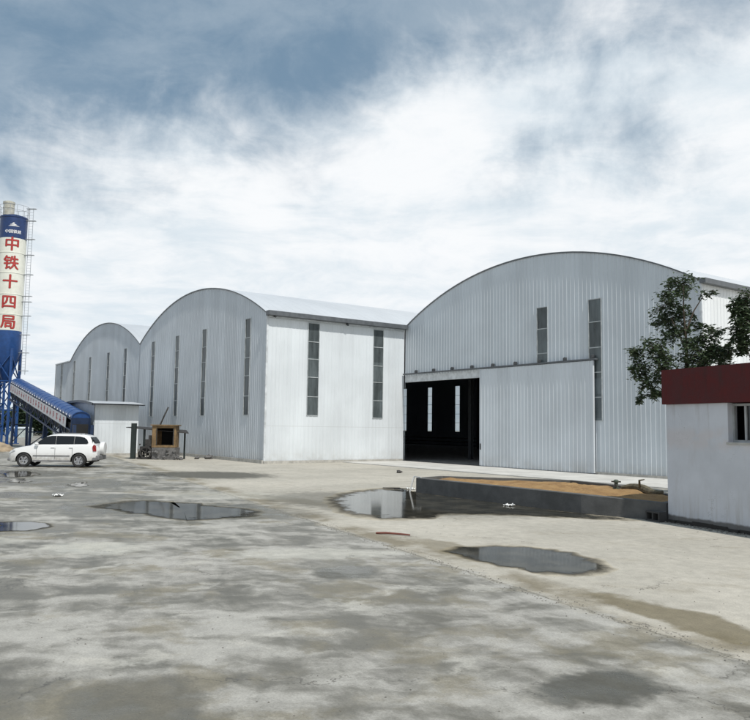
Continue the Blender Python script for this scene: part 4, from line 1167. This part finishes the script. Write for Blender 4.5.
# distant trees beyond the conveyor
rr = random.Random(9)
FT = [(-3, 5.4, 'round bushy far tree left of the silo legs, half behind the blue steelwork'), (9, 5.0, 'low far tree seen through the legs of the silo tower'), (18, 6.2, 'far tree just right of the silo tower under the conveyor'), (26, 7.4, 'tallest far tree under the middle of the conveyor'), (35, 6.4, 'far tree between the conveyor supports'), (43, 6.0, 'far tree behind the lower conveyor supports'), (51, 5.6, 'far tree nearest the grey warehouse, behind the conveyor foot')]
for k, (px, h_, lbl) in enumerate(FT):
    D = 138 + (k % 3) * 9
    base = along((px - 375) / 771.17 * D, D)
    lobs = [(rr.uniform(-2.6, 2.6), rr.uniform(-1.5, 1.5), rr.uniform(.08, .86) * h_, rr.uniform(.9, 1.6), 90) for _ in range(20)]
    leafy('distant_tree', lbl, base, [(0, 0, 0, .2), (.1, 0, h_ * .5, .14), (0, 0, h_ * .9, .05)], [[(0, 0, h_ * .4), (1, .2, h_ * .6), (1.8, .3, h_ * .75)]], lobs, .75, M_FLEAF, 30 + k, 'trees far beyond the yard')
# pale cabins far under the conveyor
for k, (px, wd, lbl) in enumerate(((22, 3.2, 'low pale site cabin far behind the legs of the conveyor')  ,)):
    base = along((px - 375) / 771.17 * 118, 118)
    cbn = thing('site_cabin', lbl, 'cabin', tuple(base), YAW)
    q = MB(); q.box(-wd / 2, wd / 2, -1.2, 1.2, 0, 1.35); q.build('wall', simple('cabin panel', (.42, .47, .46), .6), cbn, local=True)
    q = MB(); q.mesh([(-wd / 2 - .1, -1.35, 1.355), (wd / 2 + .1, -1.35, 1.355), (wd / 2 + .1, 1.35, 1.355), (-wd / 2 - .1, 1.35, 1.355), (-wd / 2 - .1, 0, 1.6), (wd / 2 + .1, 0, 1.6)], [(0, 3, 2, 1), (0, 1, 5, 4), (2, 3, 4, 5), (0, 4, 3), (1, 2, 5)]); q.build('roof', M_LTRIM, cbn, local=True)
    q = MB(); q.box(-.4, .4, -1.23, -1.203, .05, 1.2); q.build('door', M_GREYP, cbn, local=True)

# ------------------------------------------------------------------ car
CH = Vector((-.4995, -.8665, 0)); CL = Vector((.8665, -.4995, 0))
CP = Vector((-40.71, 9.08, 0)) - CL * .82
car = thing('parked_car', 'white sport utility car with dark windows and rear spare wheel, parked on wet concrete', 'car', tuple(CP), math.atan2(CH.y, CH.x))
def lerp(tab, x):
    if x <= tab[0][0]: return tab[0][1]
    for (a_, va), (b_, vb) in zip(tab, tab[1:]):
        if x <= b_: 
            u = (x - a_) / (b_ - a_); return va + (vb - va) * u
    return tab[-1][1]
HW = [(-2.16, .66), (-2.1, .76), (-1.9, .845), (-1.5, .87), (1.4, .87), (1.75, .845), (1.98, .76), (2.1, .62), (2.16, .45)]
TOP = [(-2.16, .82), (-2.1, 1.04), (-1.9, 1.12), (-1.0, 1.105), (.8, 1.08), (1.05, 1.055), (1.5, .99), (1.8, .91), (1.98, .82), (2.1, .70), (2.16, .58)]
BOT = [(-2.16, .45), (-2.05, .36), (-1.7, .32), (1.7, .30), (2.05, .28), (2.16, .36)]
PRO = [(.2, .90), (.34, .955), (.5, .99), (.68, 1.0), (.85, .985), (1.0, .96), (1.1, .93)]
WX, WR, AR = 1.32, .345, .405
def bot(x):
    z_ = lerp(BOT, x)
    for wx in (-WX, WX):
        if abs(x - wx) < AR: z_ = max(z_, WR + math.sqrt(AR * AR - (x - wx) ** 2) - .01)
    return z_
xs = sorted(set([round(-2.16 + i * .06, 3) for i in range(73)] + [round(s_ * WX + AR * math.cos(a_ * PI / 24), 3) for s_ in (-1, 1) for a_ in range(25)]))
rings = []
for x in xs:
    zb, zt, hw = bot(x), lerp(TOP, x), lerp(HW, x)
    left = []
    for u in (0, .12, .3, .5, .7, .86, .95, 1.0):
        z_ = zb + (zt - .03 - zb) * u; left.append((x, hw * lerp(PRO, z_), z_))
    left += [(x, hw * .86, zt - .005), (x, hw * .6, zt + .012), (x, 0, zt + .02)]
    rings.append(left + [(p[0], -p[1], p[2]) for p in left[-2::-1]])
q = MB(); m_ = len(rings[0])
q.mesh([p for r_ in rings for p in r_], [(i * m_ + k, i * m_ + k + 1, (i + 1) * m_ + k + 1, (i + 1) * m_ + k) for i in range(len(rings) - 1) for k in range(m_ - 1)]
       + [tuple(range(m_)), tuple((len(rings) - 1) * m_ + k for k in range(m_))[::-1]])
bodyo = q.build('body', M_CAR, car, smooth=True, local=True)
# cabin
LV = [(1.04, 1.16, -2.04, .80), (1.2, .90, -1.99, .765), (1.36, .62, -1.91, .72), (1.5, .40, -1.80, .665), (1.575, .24, -1.68, .62), (1.625, .02, -1.48, .54), (1.65, -.2, -1.2, .42), (1.662, -.45, -.9, .2)]
def outline(xf, xr, hw):
    pts = []; L_ = xf - xr; c_ = (xf + xr) / 2; n_ = 40
    for k in range(n_):
        a_ = 2 * PI * k / n_; ca, sa = math.cos(a_), math.sin(a_); e = .28
        pts.append((c_ + L_ / 2 * math.copysign(abs(ca) ** e, ca), hw * math.copysign(abs(sa) ** e, sa)))
    return pts
q = MB(); vs = []; n_ = 40
for (z_, xf, xr, hw) in LV: vs += [(x, y, z_) for x, y in outline(xf, xr, hw)]
fs = [(i * n_ + k, i * n_ + (k + 1) % n_, (i + 1) * n_ + (k + 1) % n_, (i + 1) * n_ + k) for i in range(len(LV) - 1) for k in range(n_)] + [tuple((len(LV) - 1) * n_ + k for k in range(n_))]
q.mesh(vs, fs); q.build('cabin', M_CAR, car, smooth=True, local=True)
def sidey(z_): return lerp([(l[0], l[3]) for l in LV], z_) + .006
def clip_z(pts, lim, keep_below):
    out = []
    for i in range(len(pts)):
        (xa, za), (xb, zb) = pts[i], pts[(i + 1) % len(pts)]
        ia = (za <= lim) == keep_below; ib = (zb <= lim) == keep_below
        if ia: out.append((xa, za))
        if ia != ib:
            u = (lim - za) / (zb - za); out.append((xa + (xb - xa) * u, lim))
    return out
def side_glass(pts, sg, name='side_window'):
    q = MB()
    for lo, hi in zip([l[0] for l in LV], [l[0] for l in LV][1:]):
        p = clip_z(clip_z(pts, hi, True), lo, False)
        if len(p) < 3: continue
        q.mesh([(x, sg * (sidey(z_) + .006), z_) for x, z_ in p], [tuple(range(len(p)))])
    q.build(name, M_GLASS, car, local=True)
for sg in (1, -1):
    side_glass([(.86, 1.13), (-.16, 1.135), (-.16, 1.555), (.08, 1.55), (.33, 1.49)], sg)
    side_glass([(-.17, 1.135), (-1.04, 1.15), (-1.04, 1.545), (-.17, 1.555)], sg)
    side_glass([(-1.05, 1.15), (-1.66, 1.17), (-1.74, 1.22), (-1.66, 1.38), (-1.52, 1.48), (-1.3, 1.525), (-1.05, 1.545)], sg)
q = MB()
def fx(z_, k): return lerp([(l[0], l[k]) for l in LV], z_)
def end_glass(k, off, z0, z1, h0, h1, name):
    q = MB(); zs = sorted(set([z0, z1] + [l[0] for l in LV if z0 < l[0] < z1])); rows = []
    for z_ in zs:
        hw = h0 + (h1 - h0) * (z_ - z0) / (z1 - z0); xf, xr, w_ = fx(z_, 1), fx(z_, 2), sidey(z_) - .006
        row = []
        for j in range(9):
            y = hw * (j / 4 - 1); c_ = abs(min(1, abs(y) / w_)) ** (1 / .28)
            L_ = (xf - xr) / 2 * max(0, 1 - c_ ** 2) ** .5 ** 1
            row.append(((xf + xr) / 2 + (1 if k == 1 else -1) * ((xf - xr) / 2 * (max(0, 1 - c_ ** 2) ** .5) ** .28 + off), y, z_))
        rows.append(row)
    q.mesh([p for r_ in rows for p in r_], [(i * 9 + j, i * 9 + j + 1, (i + 1) * 9 + j + 1, (i + 1) * 9 + j) for i in range(len(rows) - 1) for j in range(8)])
    q.build(name, M_GLASS, car, local=True)
end_glass(1, .012, 1.18, 1.5, .68, .56, 'windscreen')
end_glass(2, .012, 1.19, 1.5, .68, .55, 'rear_window')
for sx in (-1, 1):
    for sg in (1, -1):
        c0 = Vector((sx * WX, sg * .755, WR))
        Mx = Matrix.Translation(c0) @ Matrix.Rotation(-sg * PI / 2, 4, 'X')
        q = MB(); q.lathe([(.21, -.10), (.30, -.115), (.335, -.09), (.345, -.05), (.345, .05), (.335, .09), (.30, .115), (.215, .10), (.21, .06), (.21, -.06), (.21, -.10)], 36, M=Mx, cap=False)
        wh_ = q.build('wheel', M_BLACK, car, smooth=True, local=True)
        q = MB(); q.lathe([(.214, .03), (.214, .095), (.19, .085), (.185, .03)], 30, M=Mx, cap=False); q.lathe([(.0, .075), (.06, .09), (.06, .04)], 16, M=Mx, cap=False)
        for k in range(5):
            for off in (-.11, .11):
                an = 2 * PI * k / 5 + .3
                q.bar(Mx @ Vector((.05 * math.cos(an), .05 * math.sin(an), .075)), Mx @ Vector((.195 * math.cos(an + off), .195 * math.sin(an + off), .08)), .035, .035)
        q.lathe([(.0, .0), (.15, .0), (.15, .02), (0, .02)], 20, M=Mx, cap=False)
        q.build('rim', M_RIM, wh_, local=True)
q = MB(); q.box(-1.95, 1.95, -.63, .63, .26, .85); q.build('underbody', M_BLACK, car, local=True)
for sg in (1, -1):
    q = MB(); q.box(-.88, .88, sg * .868 if sg > 0 else -.882, sg * .868 + .014 if sg > 0 else -.868, .545, .595); q.build('side_moulding', M_GREYP, car, local=True)
    q = MB(); q.box(-.9, .9, *sorted((sg * .80, sg * .846)), .27, .345); q.build('sill', M_GREYP, car, local=True)
    q = MB(); q.tube([(.0, sg * .50, 1.62), (-.08, sg * .52, 1.675), (-1.25, sg * .52, 1.67), (-1.38, sg * .50, 1.60)], .018, 6); q.build('roof_rail', M_GREYP, car, local=True)
    q = MB(); q.mesh([(x, sg * y, z_) for x, y, z_ in ((-1.98, .825, .80), (-2.125, .745, .80), (-2.10, .735, 1.08), (-2.0, .79, 1.14), (-1.94, .83, 1.02))] , [(0, 1, 2, 3, 4)][::1])
    q.v = [(v[0] - .012, v[1] + sg * .014, v[2]) for v in q.v]; q.build('tail_lamp', M_TAIL, car, local=True)
    q = MB(); q.mesh([(x, sg * y, z_) for x, y, z_ in ((1.70, .862, .80), (1.96, .775, .70), (2.08, .65, .68), (2.02, .63, .77), (1.84, .80, .85))], [(0, 1, 2, 3, 4)])
    q.v = [(v[0] + .015, v[1] + sg * .012, v[2]) for v in q.v]; q.build('headlight', M_LAMP, car, local=True)
    q = MB(); q.box(.62, .80, *sorted((sg * .84, sg * 1.0)), 1.10, 1.21, b=.04); q.build('mirror', M_CAR, car, local=True)
    for x in (-.05, -.92):
        q = MB(); q.box(x - .09, x + .09, *sorted((sg * .845, sg * .88)), .96, .99, b=.008); q.build('door_handle', M_CAR, car, local=True)
    q = MB()
    for x in (.72, -.165, -1.0):
        q.box(x - .006, x + .006, *sorted((sg * .864, sg * .8735)), .42, .96)
    q.build('door_gap', M_STEEL, car, local=True)
q = MB(); q.box(2.05, 2.20, -.5, .5, .30, .44, b=.03); q.box(2.02, 2.17, -.66, .66, .30, .42, b=.03); q.build('front_bumper', M_GREYP, car, local=True)
q = MB(); q.box(-2.27, -2.05, -.74, .74, .36, .60, b=.04); q.box(-2.2, -1.8, .70, .80, .34, .5, b=.02); q.build('rear_bumper', M_GREYP, car, local=True)
q = MB(); Mx = Matrix.Translation((-2.24, -.08, .93)) @ Matrix.Rotation(-PI / 2, 4, 'Y'); q.lathe([(.33, -.1), (.345, -.05), (.345, .07), (.31, .11), (.1, .125), (0, .125)], 32, M=Mx); q.build('spare_wheel_cover', M_CAR, car, smooth=True, local=True)
q = MB(); q.box(-1.45, -1.42, .2, .23, 1.63, 1.72); q.tube([(-1.4, .0, 1.65), (-1.75, 0, 1.98)], .006, 5); q.build('aerial', M_BLACK, car, local=True)
